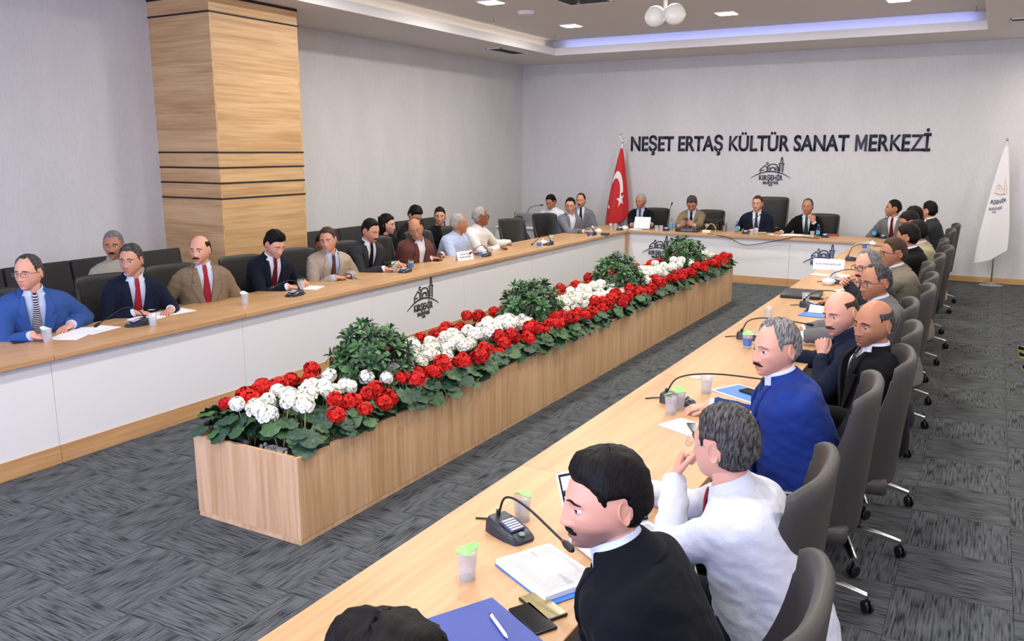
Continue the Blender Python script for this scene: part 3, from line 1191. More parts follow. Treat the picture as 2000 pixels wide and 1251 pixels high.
def rosette(seed):
    rnd = random.Random(seed)
    m = MB()
    n = 11
    for k in range(n):
        a = k * 2.4 + rnd.uniform(-.2, .2)
        el = R(12 + 62 * k / n + rnd.uniform(-8, 8))
        L = rnd.uniform(.062, .085) * (1 - .35 * k / n)
        w = L * .17
        M = Matrix.Rotation(a, 4, 'Z') @ Matrix.Rotation(-el, 4, 'Y')
        prof = [(0, .15), (.3, .6), (.6, 1.0), (.82, .85), (1.0, .1)]
        rows = []
        for u, ww in prof:
            bend = -.012 * u * u
            rows.append([M @ Vector((u * L, -w * ww, bend + w * .35 * ww)), M @ Vector((u * L, 0, bend)), M @ Vector((u * L, w * ww, bend + w * .35 * ww))])
        m.loft(rows, rnd.choice((0, 0, 1, 2)) if k < 8 else 1, cap=False, closed=False)
    m.tube([(0, 0, .004), (0, 0, -.05)], [.003, .004], 5, 2)
    return m.mesh('leaf_rosette', SHL, angle=180)


ROS = [rosette(k) for k in range(5)]
SN = ['first leafy green shrub from the open planter end', 'second leafy green shrub from the open planter end', 'third leafy green shrub from the open planter end', 'leafy green shrub in the planter nearest the back desks']
for k, y in enumerate(SHRUBS):
    e = tag(empty('shrub', ((PX0 + PX1) / 2, y, .42)), SN[k], 'shrub', 'leafy shrubs in the flower bed')
    rnd = random.Random(50 + k)
    for j in range(96):
        z = 1 - 1.25 * (j + .5) / 96
        a = j * 2.39996 + rnd.uniform(-.3, .3)
        s = math.sqrt(max(0, 1 - z * z))
        rr = rnd.uniform(.72, 1.06)
        p = Vector((s * math.cos(a) * .25 * rr, s * math.sin(a) * .27 * rr, .27 + z * .26 * rr))
        d = Vector((p.x * 1.1, p.y * 1.1, max(.05, (p.z - .12)) * 1.0)).normalized()
        o = link('leaf_rosette', rnd.choice(ROS), e, p)
        o.rotation_euler = (d.to_track_quat('Z', 'Y').to_matrix() @ Matrix.Rotation(rnd.uniform(0, 6), 3, 'Z')).to_euler()
        sc_ = rnd.uniform(.85, 1.25)
        o.scale = (sc_,) * 3
    for j in range(9):
        a = j * .7
        MB().tube(smooth_path([(.02 * math.cos(a), .02 * math.sin(a), 0), (.07 * math.cos(a), .07 * math.sin(a), .18), (.16 * math.cos(a), .17 * math.sin(a), .36)], 4), [.008] * 4 + [.006] * 4 + [.004], 6).build('branch', plain('bark', '#4c3f30', 0.8), e)

# ------------------------------------------------------------------ flags
def flag_surface(top, half_bottom, z_top, z_bot, folds, depth, lean):
    """hanging cloth gathered at the pole: (u -1..1, v 0 top..1 bottom) -> point"""
    def f(u, v):
        w = .018 + (half_bottom - .018) * (v ** .85)
        w *= 1 - .12 * max(0, v - .75) / .25
        x = top + lean * v + u * w
        y = depth * v ** .7 * math.sin(u * folds + .6) - .05 * v * (1 - u * u) - .02
        z = z_top + (z_bot - z_top) * v - (.11 * v * v * u * (1 if lean >= 0 else -1)) - .05 * v * (1 - abs(u))
        return Vector((x, y, z))
    return f


def cloth(f, nu, nv, name, mat, parent, th=.004):
    m = MB()
    rows = []
    for j in range(nv + 1):
        v = j / nv
        fr = [f(-1 + 2 * i / nu, v) for i in range(nu + 1)]
        bk = [p + Vector((0, th, 0)) for p in fr[::-1]]
        rows.append(fr + bk)
    m.loft(rows, 0, cap=True)
    return m.build(name, mat, parent, angle=70)


def decal(f, polys, name, mat, parent, off=.0035):
    """flat emblem shapes given in (u, v) laid on the cloth"""
    m = MB()
    for quad_rows in polys:
        rows = [[f(u, v) + Vector((0, -off, 0)) for u, v in r] for r in quad_rows]
        m.loft(rows, 0, cap=False, closed=False)
    return m.build(name, mat, parent, angle=180)


FRED = plain('flag_red', '#c4161c', 0.65, bump=0.15, bscale=300, sheen=0.2)
FWHITE = plain('flag_white', '#e6e4e2', 0.6, bump=0.1, bscale=300, sheen=0.2)
fp = at(1214, 330, y=1.72)
fe = tag(empty('red_flag', (fp.x, 1.72, 0)), 'red flag with white crescent and star on a chrome pole', 'flag')
MB().lathe([(.17, 0), (.17, .012), (.05, .03), (.02, .05)], 28).build('pole_base', CHROME, fe)
MB().tube([(0, 0, .03), (0, 0, 2.19)], .014, 12).build('pole', CHROME, fe)
fin = MB().ball((0, 0, 2.2), .022)
fin.tube([(.05 * math.cos(R(a)), 0, 2.31 + .05 * math.sin(R(a))) for a in range(20, 341, 16)], [.002 + .006 * math.sin(math.pi * k / 20) for k in range(21)], 8)
fin.tube([(0, 0, 2.2), (0, 0, 2.262)], .005, 8)
fin.build('finial', CHROME, fe)
ff = flag_surface(0, .275, 2.1, .72, 3.4, .05, -.055)
cl = cloth(ff, 36, 40, 'flag_cloth', FRED, fe)
# crescent: wide band curving over the top of the cloth, star below it


def band(cx, cv, ro, ri, shift, a0, a1, n=22, asp=3.2):
    rows = []
    for k in range(n + 1):
        a = R(a0 + (a1 - a0) * k / n)
        o = (cx + ro * math.cos(a) * asp, cv - ro * math.sin(a))
        i = (cx + (ri * math.cos(a)) * asp + shift[0], cv - ri * math.sin(a) + shift[1])
        rows.append([o, ((o[0] + i[0]) / 2, (o[1] + i[1]) / 2), i])
    return rows


clampu = lambda r: [[(max(-.98, min(.98, u)), v) for u, v in row] for row in r]
decal(ff, [clampu(band(-.30, .53, .235, .165, (-.10, .022), -14, 150))], 'crescent', FWHITE, fe)
decal(ff, [clampu(band(-.72, .70, .07, .05, (.0, -.012), 200, 285, 10))], 'crescent_tip', FWHITE, fe)
star = [(.20 + .36 * math.cos(R(97 + 36 * k)) * (1 if k % 2 == 0 else .40), .675 - .105 * math.sin(R(97 + 36 * k)) * (1 if k % 2 == 0 else .40)) for k in range(10)]
m = MB()
pc = ff(.20, .675) + Vector((0, -.005, 0))
m.add([pc] + [ff(*q) + Vector((0, -.005, 0)) for q in star], [(0, 1 + k, 1 + (k + 1) % 10) for k in range(10)])
m.build('star', FWHITE, fe, smooth=False)

we = tag(empty('white_flag', (5.35, 1.72, 0)), 'white flag with printed skyline logo on a chrome stand by the back wall', 'flag')
MB().lathe([(.17, 0), (.17, .01), (.06, .028), (.02, .06)], 28).build('pole_base', CHROME, we)
MB().tube([(0, 0, .03), (.0, 0, 2.19)], .013, 12).build('pole', CHROME, we)
MB().ball((0, 0, 2.215), .022).build('finial', CHROME, we)
wf_ = flag_surface(0, .245, 2.12, .45, 2.2, .035, -.05)
cloth(wf_, 36, 40, 'flag_cloth', FWHITE, we)
ORANGE = plain('flag_orange', '#c9794a', 0.7)
# printed skyline, cut off at the fold
lines = []
for pts in ([(-.62, .40), (-.5, .355), (-.25, .335), (0, .345), (.2, .37), (.32, .385)], [(-.6, .405), (-.35, .41), (0, .418), (.35, .425), (.7, .43)],
            [(.42, .425), (.42, .34), (.5, .33), (.5, .30), (.56, .28)], [(.7, .425), (.7, .34)], [(-.45, .4), (-.3, .365), (-.1, .365), (.05, .4)]):
    lines.append([[(u, v - .003), (u, v + .003)] if abs(pts[-1][0] - pts[0][0]) > abs(pts[-1][1] - pts[0][1]) else [(u - .02, v), (u + .02, v)] for u, v in pts])
decal(wf_, lines, 'printed_skyline', ORANGE, we)


def flag_text(txt, u0, u1, v0, v1, mat):
    bm, a = text_mesh(txt, 1, 1, 0, mat, .02)
    x0, x1, z0, z1 = a[:, 0].min(), a[:, 0].max(), a[:, 1].min(), a[:, 1].max()
    bmesh.ops.triangulate(bm, faces=bm.faces[:])
    for v in bm.verts:
        u = u0 + (u1 - u0) * (v.co.x - x0) / (x1 - x0)
        vv = v1 + (v0 - v1) * (v.co.y - z0) / (z1 - z0)
        v.co = wf_(u, vv) + Vector((0, -.005, 0))
    bmesh.ops.recalc_face_normals(bm, faces=bm.faces[:])
    me = bpy.data.meshes.new('printed_text')
    bm.to_mesh(me)
    bm.free()
    me.materials.append(mat)
    link('printed_text', me, we)


FNAVY = plain('flag_navy', '#232a55', 0.7)
flag_text('RŞEHİR', -.72, .72, .455, .51, FNAVY)
flag_text('ELEDİYESİ', -.72, .38, .525, .555, FNAVY)
flag_text('1870', -.4, -.1, .565, .58, FNAVY)

# ------------------------------------------------------------------ chairs
def chair_shell(h_top, w, wing_top, wing_low, th=.045, z_low=.44):
    """thick upholstered shell whose wings sweep forward towards the seat; faces +y, origin on the floor under the seat"""
    m = MB()
    nu, nv = 20, 16
    outer, inner = [], []
    for j in range(nv + 1):
        v = j / nv
        z = z_low + (h_top - z_low) * v
        wing = wing_top + (wing_low - wing_top) * (1 - v) ** 2.2
        hw = w * (1.0 + .05 * (1 - v))
        yb = -.235 - .05 * v
        ro, ri = [], []
        for i in range(nu + 1):
            u = -1 + 2 * i / nu
            s = abs(u)
            x = hw * math.sin(u * math.pi / 2 * .97)
            y = yb + wing * (1 - math.cos(u * math.pi / 2)) ** 1.25
            zz = z - (.035 * s ** 4 if v > .9 else 0)
            # normal in plan
            e = .001
            u2 = u + e
            dx = hw * math.sin(u2 * math.pi / 2 * .97) - x
            dy = yb + wing * (1 - math.cos(u2 * math.pi / 2)) ** 1.25 - y
            L = math.hypot(dx, dy) or 1
            nx, ny = dy / L, -dx / L
            t = th * (1 - .45 * s ** 3) / 2
            ro.append(Vector((x + nx * t, y + ny * t, zz)))
            ri.append(Vector((x - nx * t, y - ny * t, zz)))
        outer.append(ro)
        inner.append(ri)
    rings = []
    for j in range(nv + 1):
        rings.append(outer[j] + inner[j][::-1])
    # rounded rim
    c_top = [(a + b) / 2 for a, b in zip(outer[-1], inner[-1])]
    cr = c_top + c_top[::-1]
    rings.append([p + (q - p) * .45 + Vector((0, 0, th * .38)) for p, q in zip(rings[-1], cr)])
    rings.append([q + Vector((0, 0, th * .45)) for q in cr])
    m.loft(rings, 0, cap=False)
    n = len(rings[0])
    b0 = [i for i in range(n)]
    half = n // 2
    for i in range(half - 1):
        m.f.append((b0[i], b0[n - 1 - i], b0[n - 2 - i], b0[i + 1]))
        m.mi.append(0)
    return m


LEGMESH = None


def swivel_chair(mat, h_top=1.07, w=.255, base=True):
    e = empty('swivel_chair')
    chair_shell(h_top, w, .085, .36).build('backrest', mat, e, angle=60)
    MB().rbox(-.235, .235, -.22, .25, .40, .485, .03, seg=3).build('seat', mat, e, angle=60)
    for s in (-1, 1):
        pts = smooth_path([(s * .27, .2, .43), (s * .285, .22, .5), (s * .29, .19, .6), (s * .29, .02, .63), (s * .29, -.1, .62)], 4)
        MB().tube(pts, .011, 8).build('armrest', CHROME, e)
    MB().lathe([(.03, .1), (.03, .25), (.022, .25), (.022, .40)], 14).build('gas_lift', CHROME, e)
    MB().rbox(-.1, .1, -.12, .12, .375, .402, .008).build('mechanism', BLACK, e)
    for k in range(5):
        a = R(72 * k + 54)
        M = Matrix.Rotation(a, 4, 'Z')
        lg = MB()
        rows = []
        for u, z, hw, hh in ((.0, .125, .03, .022), (.1, .125, .024, .018), (.22, .108, .019, .013), (.315, .085, .016, .011)):
            rows.append([M @ Vector((u, y, z + zz)) for y, zz in ((-hw, -hh), (hw, -hh), (hw, hh * .6), (hw * .5, hh), (-hw * .5, hh), (-hw, hh * .6))])
        lg.loft(rows)
        lo = lg.build('base_leg', CHROME, e)
        c = MB()
        C = M @ Matrix.Translation((.318, 0, .03)) @ Matrix.Rotation(R(30), 4, 'Z')
        for sx in (-.017, .007):
            c.lathe([(.012, sx), (.028, sx), (.03, sx + .002), (.03, sx + .01), (.028, sx + .012), (.012, sx + .012)], 16, M=C @ Matrix.Rotation(R(90), 4, 'Y'))
        c.tube([C @ Vector((-.005, 0, 0)), C @ Vector((-.005, 0, .05))], .007, 8)
        c.build('castor', BLACK, e)
    return e


proto_right = swivel_chair(LEATHER)
proto_left = swivel_chair(DARKLEATHER, 1.02, .24)
proto_tall = swivel_chair(DARKLEATHER, 1.27, .26)
used = set()


def place(proto, x, y, face, label, group=None):
    """face: world angle in degrees (0 = +x) the sitter looks at"""
    if proto.name in used:
        c = copy_tree(proto)
    else:
        c = proto
        used.add(proto.name)
    c.location = (x, y, 0)
    c.rotation_euler = (0, 0, R(face - 90))
    tag(c, label, 'chair', group)
    return c


G_R, G_L, G_B = 'grey leather chairs along the right desks', 'dark leather chairs along the left desks', 'dark leather chairs behind the back desk'
for y, x, fa, s in ((-11.32, 4.70, 183, 'of the bearded man in dark suit'), (-10.47, 4.58, 181, 'of the man in white shirt propping his chin'), (-9.36, 4.60, 184, 'of the man in royal blue suit'),
                    (-8.72, 4.68, 187, 'of the bald man in black suit'), (-7.98, 4.66, 183, 'of the man with fist at his chin'), (-7.12, 4.58, 185, 'of the man in grey suit with thin glasses'),
                    (-6.38, 4.64, 184, 'of the man with glasses and dark moustache'), (-5.68, 4.62, 182, 'of the man in taupe suit and glasses'), (-4.95, 4.55, 184, 'standing empty past the man in taupe suit'), (-4.2, 4.60, 182, 'of the black haired man in black suit'),
                    (-3.4, 4.64, 185, 'of the man in beige jacket'), (-2.6, 4.56, 182, 'of the man in black jacket beyond the beige jacket'), (-1.2, 4.58, 186, 'of the man with thick eyebrows'), (-.3, 4.60, 184, 'of the man turning away next to the back desk')):
    place(proto_right, x, y, fa, 'grey leather high-back swivel chair ' + s, G_R)
for y, x, fa, s in ((-9.72, -.98, -12, 'of the man in bright blue suit'), (-8.82, -.98, -14, 'of the man in navy suit and red tie'), (-8.12, -1.02, -10, 'of the man in tweed jacket'), (-7.32, -.98, -10, 'of the young man writing'),
                    (-6.62, -.96, -14, 'of the man in beige suit'), (-5.82, -.98, -10, 'of the moustached man in charcoal suit'), (-5.2, -.98, -10, 'of the man in brown jacket'), (-4.32, -.98, -8, 'of the man in light blue shirt'),
                    (-3.5, -.98, -8, 'of the man in white linen shirt'), (-2.05, -.92, -22, 'standing empty beside the man in white linen shirt'), (-1.42, -1.03, 22, 'standing empty and turned towards the corner'), (-.86, -.98, -25, 'of the man in grey jacket and glasses')):
    place(proto_left, x, y, fa, 'dark leather swivel chair ' + s, G_L)
for x, s in ((-.02, 'of the man reading papers'), (.98, 'of the man in tan jacket'), (2.86, 'of the man holding his chin')):
    place(proto_left, x, 1.18, -92, 'dark leather swivel chair ' + s, G_B)
place(proto_tall, 2.02, 1.2, -92, 'tall dark leather executive chair of the man in navy suit at the back desk', G_B)
place(proto_left, 4.12, 1.2, -95, 'dark leather swivel chair of the man in grey suit and dark red tie', G_B)


def banquet_chair(x, y, face, label):
    e = tag(empty('banquet_chair', (x, y, 0), R(face - 90)), label, 'chair', 'gold framed banquet chairs')
    MB().rbox(-.21, .21, -.2, .2, .43, .5, .025).build('seat', BENCHM, e)
    MB().rbox(-.17, .17, -.235, -.205, .56, .9, .012).build('backrest', BENCHM, e)
    MB().tube(smooth_path([(-.2, -.2, 0), (-.2, -.215, .5), (-.19, -.235, .8), (-.13, -.245, .93), (.13, -.245, .93), (.19, -.235, .8), (.2, -.215, .5), (.2, -.2, 0)], 5), .012, 8).build('back_frame', GOLD, e)
    for s in (-1, 1):
        MB().tube([(s * .19, .18, 0), (s * .19, .17, .44)], .012, 8).build('leg', GOLD, e)
    MB().tube([(-.19, .175, .42), (.19, .175, .42)], .009, 8).build('seat_rail', GOLD, e)


banquet_chair(-1.72, .46, -86, 'gold framed banquet chair of the man in short sleeved shirt')
banquet_chair(-1.16, .52, -68, 'gold framed banquet chair of the man in grey check suit')

# upholstered benches in front of the left wall
def bench_seat(x, y, label, g='dark upholstered wall seats', tilt=-10):
    e = tag(empty('auditorium_seat', (x, y, 0), R(-90)), label, 'seat', g)
    M = Matrix.Translation((0, -.2, .44)) @ Matrix.Rotation(R(-tilt), 4, 'X')
    MB().rbox(-.30, .30, -.05, .05, 0, .62, .02, M=M, seg=3).build('backrest', BENCHM, e)
    MB().rbox(-.30, .30, -.2, .3, .36, .46, .025, seg=3).build('seat', BENCHM, e)
    MB().box(-.295, .295, -.2, .24, .02, .36).build('base', wood('oak_bench', 0, '#b98a55', '#96693a'), e, smooth=False)
    MB().box(-.29, .29, -.18, .2, 0, .02).build('plinth', BLACKM, e, smooth=False)


bx = -1.92
for y, s in ((-9.36, 'behind the man in bright blue suit'), (-8.74, 'beside the grey haired man in beige shirt'), (-8.12, 'under the grey haired man in beige shirt'), (-7.5, 'next to the wooden column')):
    bench_seat(bx, y, 'dark upholstered wall seat ' + s)
for y, s in ((-5.0, 'just past the wooden column'), (-4.39, 'of the person in blue plaid'), (-3.77, 'of the woman with long hair'), (-3.15, 'of the young man looking down'), (-2.53, 'beyond the young man looking down')):
    bench_seat(bx, y, 'dark upholstered wall seat ' + s)

# ------------------------------------------------------------------ people
def sgnpow(v, p):
    return math.copysign(abs(v) ** p, v)


EL = [-89, -82, -75, -69] + [-64 + 94 * k / 36 for k in range(37)] + [35, 41, 48, 55, 62, 69, 76, 83, 89]
NAZ = 60
AZ = []
for k in range(NAZ):
    t_ = -math.pi + 2 * math.pi * k / NAZ
    AZ.append(t_ - .5 * math.sin(t_))


def g2(x, z, x0, z0, sx, sz):
    return math.exp(-((x - x0) / sx) ** 2 - ((z - z0) / sz) ** 2)


def head_point(az, el, P):
    ce, se = math.cos(el), math.sin(el)
    x = .0775 * P.get('wide', 1) * sgnpow(ce, .92) * sgnpow(math.sin(az), .95)
    y = .098 * sgnpow(ce, .92) * sgnpow(math.cos(az), .95)
    z = .119 * se
    front = max(0.0, math.cos(az))
    if z < -.02:
        k = min(1.0, (-z - .02) / .099)
        x *= 1 - (.36 - .12 * P.get('jaw', 0)) * k ** 1.7
        if math.cos(az) < 0:
            y *= 1 - .45 * k
        y += .047 * k ** 1.5 * front ** .8
    if z > .02 and math.cos(az) > 0:
        y -= .010 * ((z - .02) / .1) ** 2
    if math.cos(az) < 0 and z > -.03:
        y -= .010 * ce
    if front > .2:
        ax = abs(x)
        n = P.get('nose', 1)
        d = 0
        d -= .0115 * g2(ax, z, .0315, -.001, .017, .012)                    # sockets
        d += .0050 * g2(ax, z, .028, .0195, .026, .008)                     # brow ridge
        d += .0045 * g2(ax, z, .046, -.024, .018, .016)                     # cheeks
        zt = -.040
        if z > zt:
            a_ = .0075 + .0165 * max(0, min(1, (.022 - z) / (.022 - zt))) ** 1.2
            if z > .005:
                a_ *= max(0, 1 - (z - .005) / .03)
        else:
            a_ = .024 * max(0, 1 - ((zt - z) / .0135) ** 2)
        wz = .0075 + .0065 * max(0, min(1, (.01 - z) / .05))
        d += n * a_ * math.exp(-(x / wz) ** 2)
        d += n * .009 * g2(ax, z, .0145, -.043, .0065, .0065)                # nostrils
        d += .0062 * g2(x, z, 0, -.0655, .024, .0052)                        # upper lip
        d += .0068 * g2(x, z, 0, -.0785, .020, .0055)                        # lower lip
        d -= .0058 * g2(x, z, 0, -.0718, .024, .0024)                        # mouth line
        d -= .0035 * g2(x, z, 0, -.0885, .020, .0045)
        d += .0060 * g2(x, z, 0, -.104, .020, .012)                          # chin
        d -= .003 * g2(ax, z, .036, -.062, .010, .018)                       # cheek fold
        y += d * min(1, (front - .2) / .25)
    return Vector((x, y, z))


def head_grid(P):
    return [[head_point(a, R(e), P) for a in AZ] for e in EL]


LOWER = {
    'full': [(0, 40), (30, 41), (48, 34), (60, 24), (67, 8), (75, -2), (79, 12), (101, 13), (107, -26), (140, -36), (180, -38)],
    'low': [(0, 33), (30, 33), (50, 27), (62, 19), (68, 11), (75, 4), (79, 12), (101, 13), (107, -26), (140, -36), (180, -38)],
    'recede': [(0, 54), (18, 56), (34, 66), (48, 50), (60, 30), (68, 8), (75, -1), (79, 12), (101, 13), (107, -26), (140, -36), (180, -38)],
    'thin': [(0, 66), (30, 72), (48, 60), (60, 34), (68, 8), (75, -6), (79, 12), (101, 13), (107, -26), (140, -36), (180, -38)],
    'bald': [(0, 95), (60, 95), (66, 24), (72, 10), (77, 2), (79, 12), (101, 13), (107, -24), (140, -34), (180, -36)],
}


def interp(tab, x):
    for (a, b), (c, d) in zip(tab[:-1], tab[1:]):
        if x <= c:
            return b + (d - b) * (x - a) / (c - a)
    return tab[-1][1]


def sstep(x):
    x = max(0, min(1, x))
    return x * x * (3 - 2 * x)


def hair_shell(grid, style, thick, quiff, seed, side_th=None):
    rings = []
    side_th = thick * .45 if side_th is None else side_th
    for i, e in enumerate(EL):
        row = []
        for j, a in enumerate(AZ):
            p = grid[i][j]
            ad = abs(math.degrees(a))
            m = sstep((e - interp(LOWER[style], ad)) / (7 if style != 'bald' else 14) + .3)
            if style == 'bald':
                m *= sstep((46 + 5 * sstep((ad - 110) / 30) - e) / 20)
            tt = side_th + (thick - side_th) * sstep((e - 10) / 45)
            if quiff:
                tt += quiff * math.exp(-((e - 56) / 17) ** 2) * math.exp(-(math.degrees(a) / 48) ** 2)
            nz = noise.noise(Vector((p.x * 55 + seed, p.y * 30, p.z * 45))) * .35 + noise.noise(Vector((p.x * 160 + seed, p.y * 60, p.z * 120))) * .18
            tt *= 1 + nz
            n = Vector((p.x / .0755 ** 2, p.y / .098 ** 2, p.z / .119 ** 2)).normalized()
            row.append(p + n * (tt * m - .006 * (1 - m)))
        rings.append(row)
    return rings


def beard_shell(grid, thick, full):
    rings = []
    for i, e in enumerate(EL):
        row = []
        for j, a in enumerate(AZ):
            p = grid[i][j]
            ad = abs(math.degrees(a))
            up = interp([(0, -24), (14, -25), (20, -36), (40, -30), (60, -14), (78, 4), (86, 6), (180, 6)], ad)
            m = sstep((up - e) / 6) * (1 if ad < 84 else 0)
            if ad < 15 and -46 < e < -35:
                m = 0
            n = Vector((p.x / .0755 ** 2, p.y / .098 ** 2, p.z / .119 ** 2)).normalized()
            row.append(p + n * (thick * m - .005 * (1 - m)))
        rings.append(row)
    return rings


def capped(m, rings):
    """loft of a head-like grid with pole caps"""
    m.loft(rings, 0, cap=True)
    return m


def tmp_object(mb):
    bm = bmesh.new()
    vs = [bm.verts.new(v) for v in mb.v]
    for f in mb.f:
        try:
            bm.faces.new([vs[i] for i in f])
        except ValueError:
            pass
    bmesh.ops.remove_doubles(bm, verts=bm.verts[:], dist=1e-6)
    bmesh.ops.recalc_face_normals(bm, faces=bm.faces[:])
    me = bpy.data.meshes.new('tmp')
    bm.to_mesh(me)
    bm.free()
    o = bpy.data.objects.new('tmp', me)
    WORK.collection.objects.link(o)
    return o


def union(pieces):
    """one continuous surface out of overlapping closed pieces"""
    objs = [tmp_object(p) for p in pieces]
    base = objs[0]
    for o in objs[1:]:
        md = base.modifiers.new('u', 'BOOLEAN')
        md.operation = 'UNION'
        md.solver = 'MANIFOLD'
        md.object = o
    me = bake(base)
    for o in objs:
        d = o.data
        bpy.data.objects.remove(o)
        bpy.data.meshes.remove(d)
    return me



def garment(name, parts, mat, parent, voxel, wedge=None, seed=0.0, amp=.004):
    """sleeves and trunk melted into one cloth surface with folds"""
    allp = MB()
    for p in parts:
        t = tmp_object(p)
        allp.add([v.co[:] for v in t.data.vertices], [tuple(f.vertices) for f in t.data.polygons])
        d = t.data
        bpy.data.objects.remove(t)
        bpy.data.meshes.remove(d)
    me = bpy.data.meshes.new('tmp')
    me.from_pydata(allp.v, [], allp.f)
    o = bpy.data.objects.new('tmp', me)
    WORK.collection.objects.link(o)
    rm = o.modifiers.new('r', 'REMESH')
    rm.mode = 'VOXEL'
    rm.voxel_size = voxel
    sm = o.modifiers.new('s', 'SMOOTH')
    sm.factor = .5
    sm.iterations = 11 if voxel < .009 else (7 if voxel < .012 else 5)
    m2 = bake(o)
    bpy.data.objects.remove(o)
    bpy.data.meshes.remove(me)
    n = len(m2.vertices)
    co, no = np.empty(n * 3), np.empty(n * 3)
    m2.vertices.foreach_get('co', co)
    m2.vertices.foreach_get('normal', no)
    co, no = co.reshape(-1, 3), no.reshape(-1, 3)
    q = np.array([noise.noise((x * 9 + seed, y * 9, z * 26 + (x + y) * 9)) + .5 * noise.noise((x * 24, y * 24 + seed, z * 40)) for x, y, z in co.tolist()])
    co = co + no * (amp * q + .003)[:, None]
    m2.vertices.foreach_set('co', co.ravel())
    m2.update()
    if wedge is not None:
        o = bpy.data.objects.new('tmp', m2)
        WORK.collection.objects.link(o)
        w = tmp_object(wedge)
        md = o.modifiers.new('c', 'BOOLEAN')
        md.operation = 'DIFFERENCE'
        md.solver = 'MANIFOLD'
        md.object = w
        m3 = bake(o)
        bpy.data.objects.remove(o)
        bpy.data.meshes.remove(m2)
        d = w.data
        bpy.data.objects.remove(w)
        bpy.data.meshes.remove(d)
        m2 = m3
    m2.name = name
    m2.materials.clear()
    m2.materials.append(mat)
    m2.polygons.foreach_set('material_index', [0] * len(m2.polygons))
    m2.polygons.foreach_set('use_smooth', [True] * len(m2.polygons))
    m2.set_sharp_from_angle(angle=R(62))
    return link(name, m2, parent)




def eye_material():
    m, nt, b = nodes_of('eyeball')
    set_in(b, Roughness=0.12, Specular_IOR_Level=0.5)
    tc = nt.nodes.new('ShaderNodeTexCoord')
    sp = nt.nodes.new('ShaderNodeSeparateXYZ')
    nt.links.new(tc.outputs['Object'], sp.inputs[0])
    cb = nt.nodes.new('ShaderNodeCombineXYZ')
    nt.links.new(sp.outputs['X'], cb.inputs['X'])
    nt.links.new(sp.outputs['Z'], cb.inputs['Z'])
    ln = nt.nodes.new('ShaderNodeVectorMath')
    ln.operation = 'LENGTH'
    nt.links.new(cb.outputs[0], ln.inputs[0])
    mr = nt.nodes.new('ShaderNodeMath')
    mr.operation = 'DIVIDE'
    mr.inputs[1].default_value = .0125
    nt.links.new(ln.outputs['Value'], mr.inputs[0])
    rp = nt.nodes.new('ShaderNodeValToRGB')
    rp.color_ramp.interpolation = 'CONSTANT'
    e = rp.color_ramp.elements
    e[0].position, e[0].color = 0, (.004, .004, .004, 1)
    e[1].position, e[1].color = .24, rgb('#3a2618')
    w = e.new(.52)
    w.color = rgb('#ddd6d0')
    nt.links.new(mr.outputs[0], rp.inputs['Fac'])
    nt.links.new(rp.outputs['Color'], b.inputs['Base Color'])
    return m


EYEMESH = MB().ball((0, 0, 0), .0125, n=16, m=12).mesh('eye', eye_material(), angle=180)
SKIN = {'fair': skin_mat('skin_fair', '#cd977f'), 'medium': skin_mat('skin_medium', '#c08a70'), 'tan': skin_mat('skin_tan', '#aa7355'), 'dark': skin_mat('skin_dark', '#85543a')}
HAIR = {'black': hair_mat('hair_black', '#060505', '#151210'), 'brown': hair_mat('hair_brown', '#2b1f18', '#4d3a2c'), 'grey': hair_mat('hair_grey', '#4a4846', '#8f8c88'),
        'salt': hair_mat('hair_salt', '#1c1b1a', '#595653'), 'silver': hair_mat('hair_silver', '#77746f', '#b5b1ab'), 'darkbrown': hair_mat('hair_darkbrown', '#0e0b0a', '#241c18')}
LIP = (.96, .74, .71)
UARM, FARM = .30, .262
TORSO = [(-.13, .180, .128), (-.05, .190, .138), (.05, .184, .134), (.15, .178, .128), (.25, .183, .124), (.33, .193, .121), (.40, .200, .116), (.445, .199, .108), (.482, .182, .095), (.508, .138, .080), (.53, .086, .068), (.556, .062, .060)]


def torso_dims(h, bw, belly, grow):
    for (a, w0, d0), (b, w1, d1) in zip(TORSO[:-1], TORSO[1:]):
        if h <= b:
            k = max(0, (h - a) / (b - a))
            break
    else:
        k, w0, d0, w1, d1 = 1, TORSO[-1][1], TORSO[-1][2], TORSO[-1][1], TORSO[-1][2]
    w, d = w0 + (w1 - w0) * k, d0 + (d1 - d0) * k
    bl = belly * math.exp(-((h - .10) / .16) ** 2)
    gw = grow if h < .5 else grow * .6
    return w * (bw if h < .48 else 1 + (bw - 1) * .5) + gw, d * (bw if h < .48 else 1) + gw + bl * .6, bl


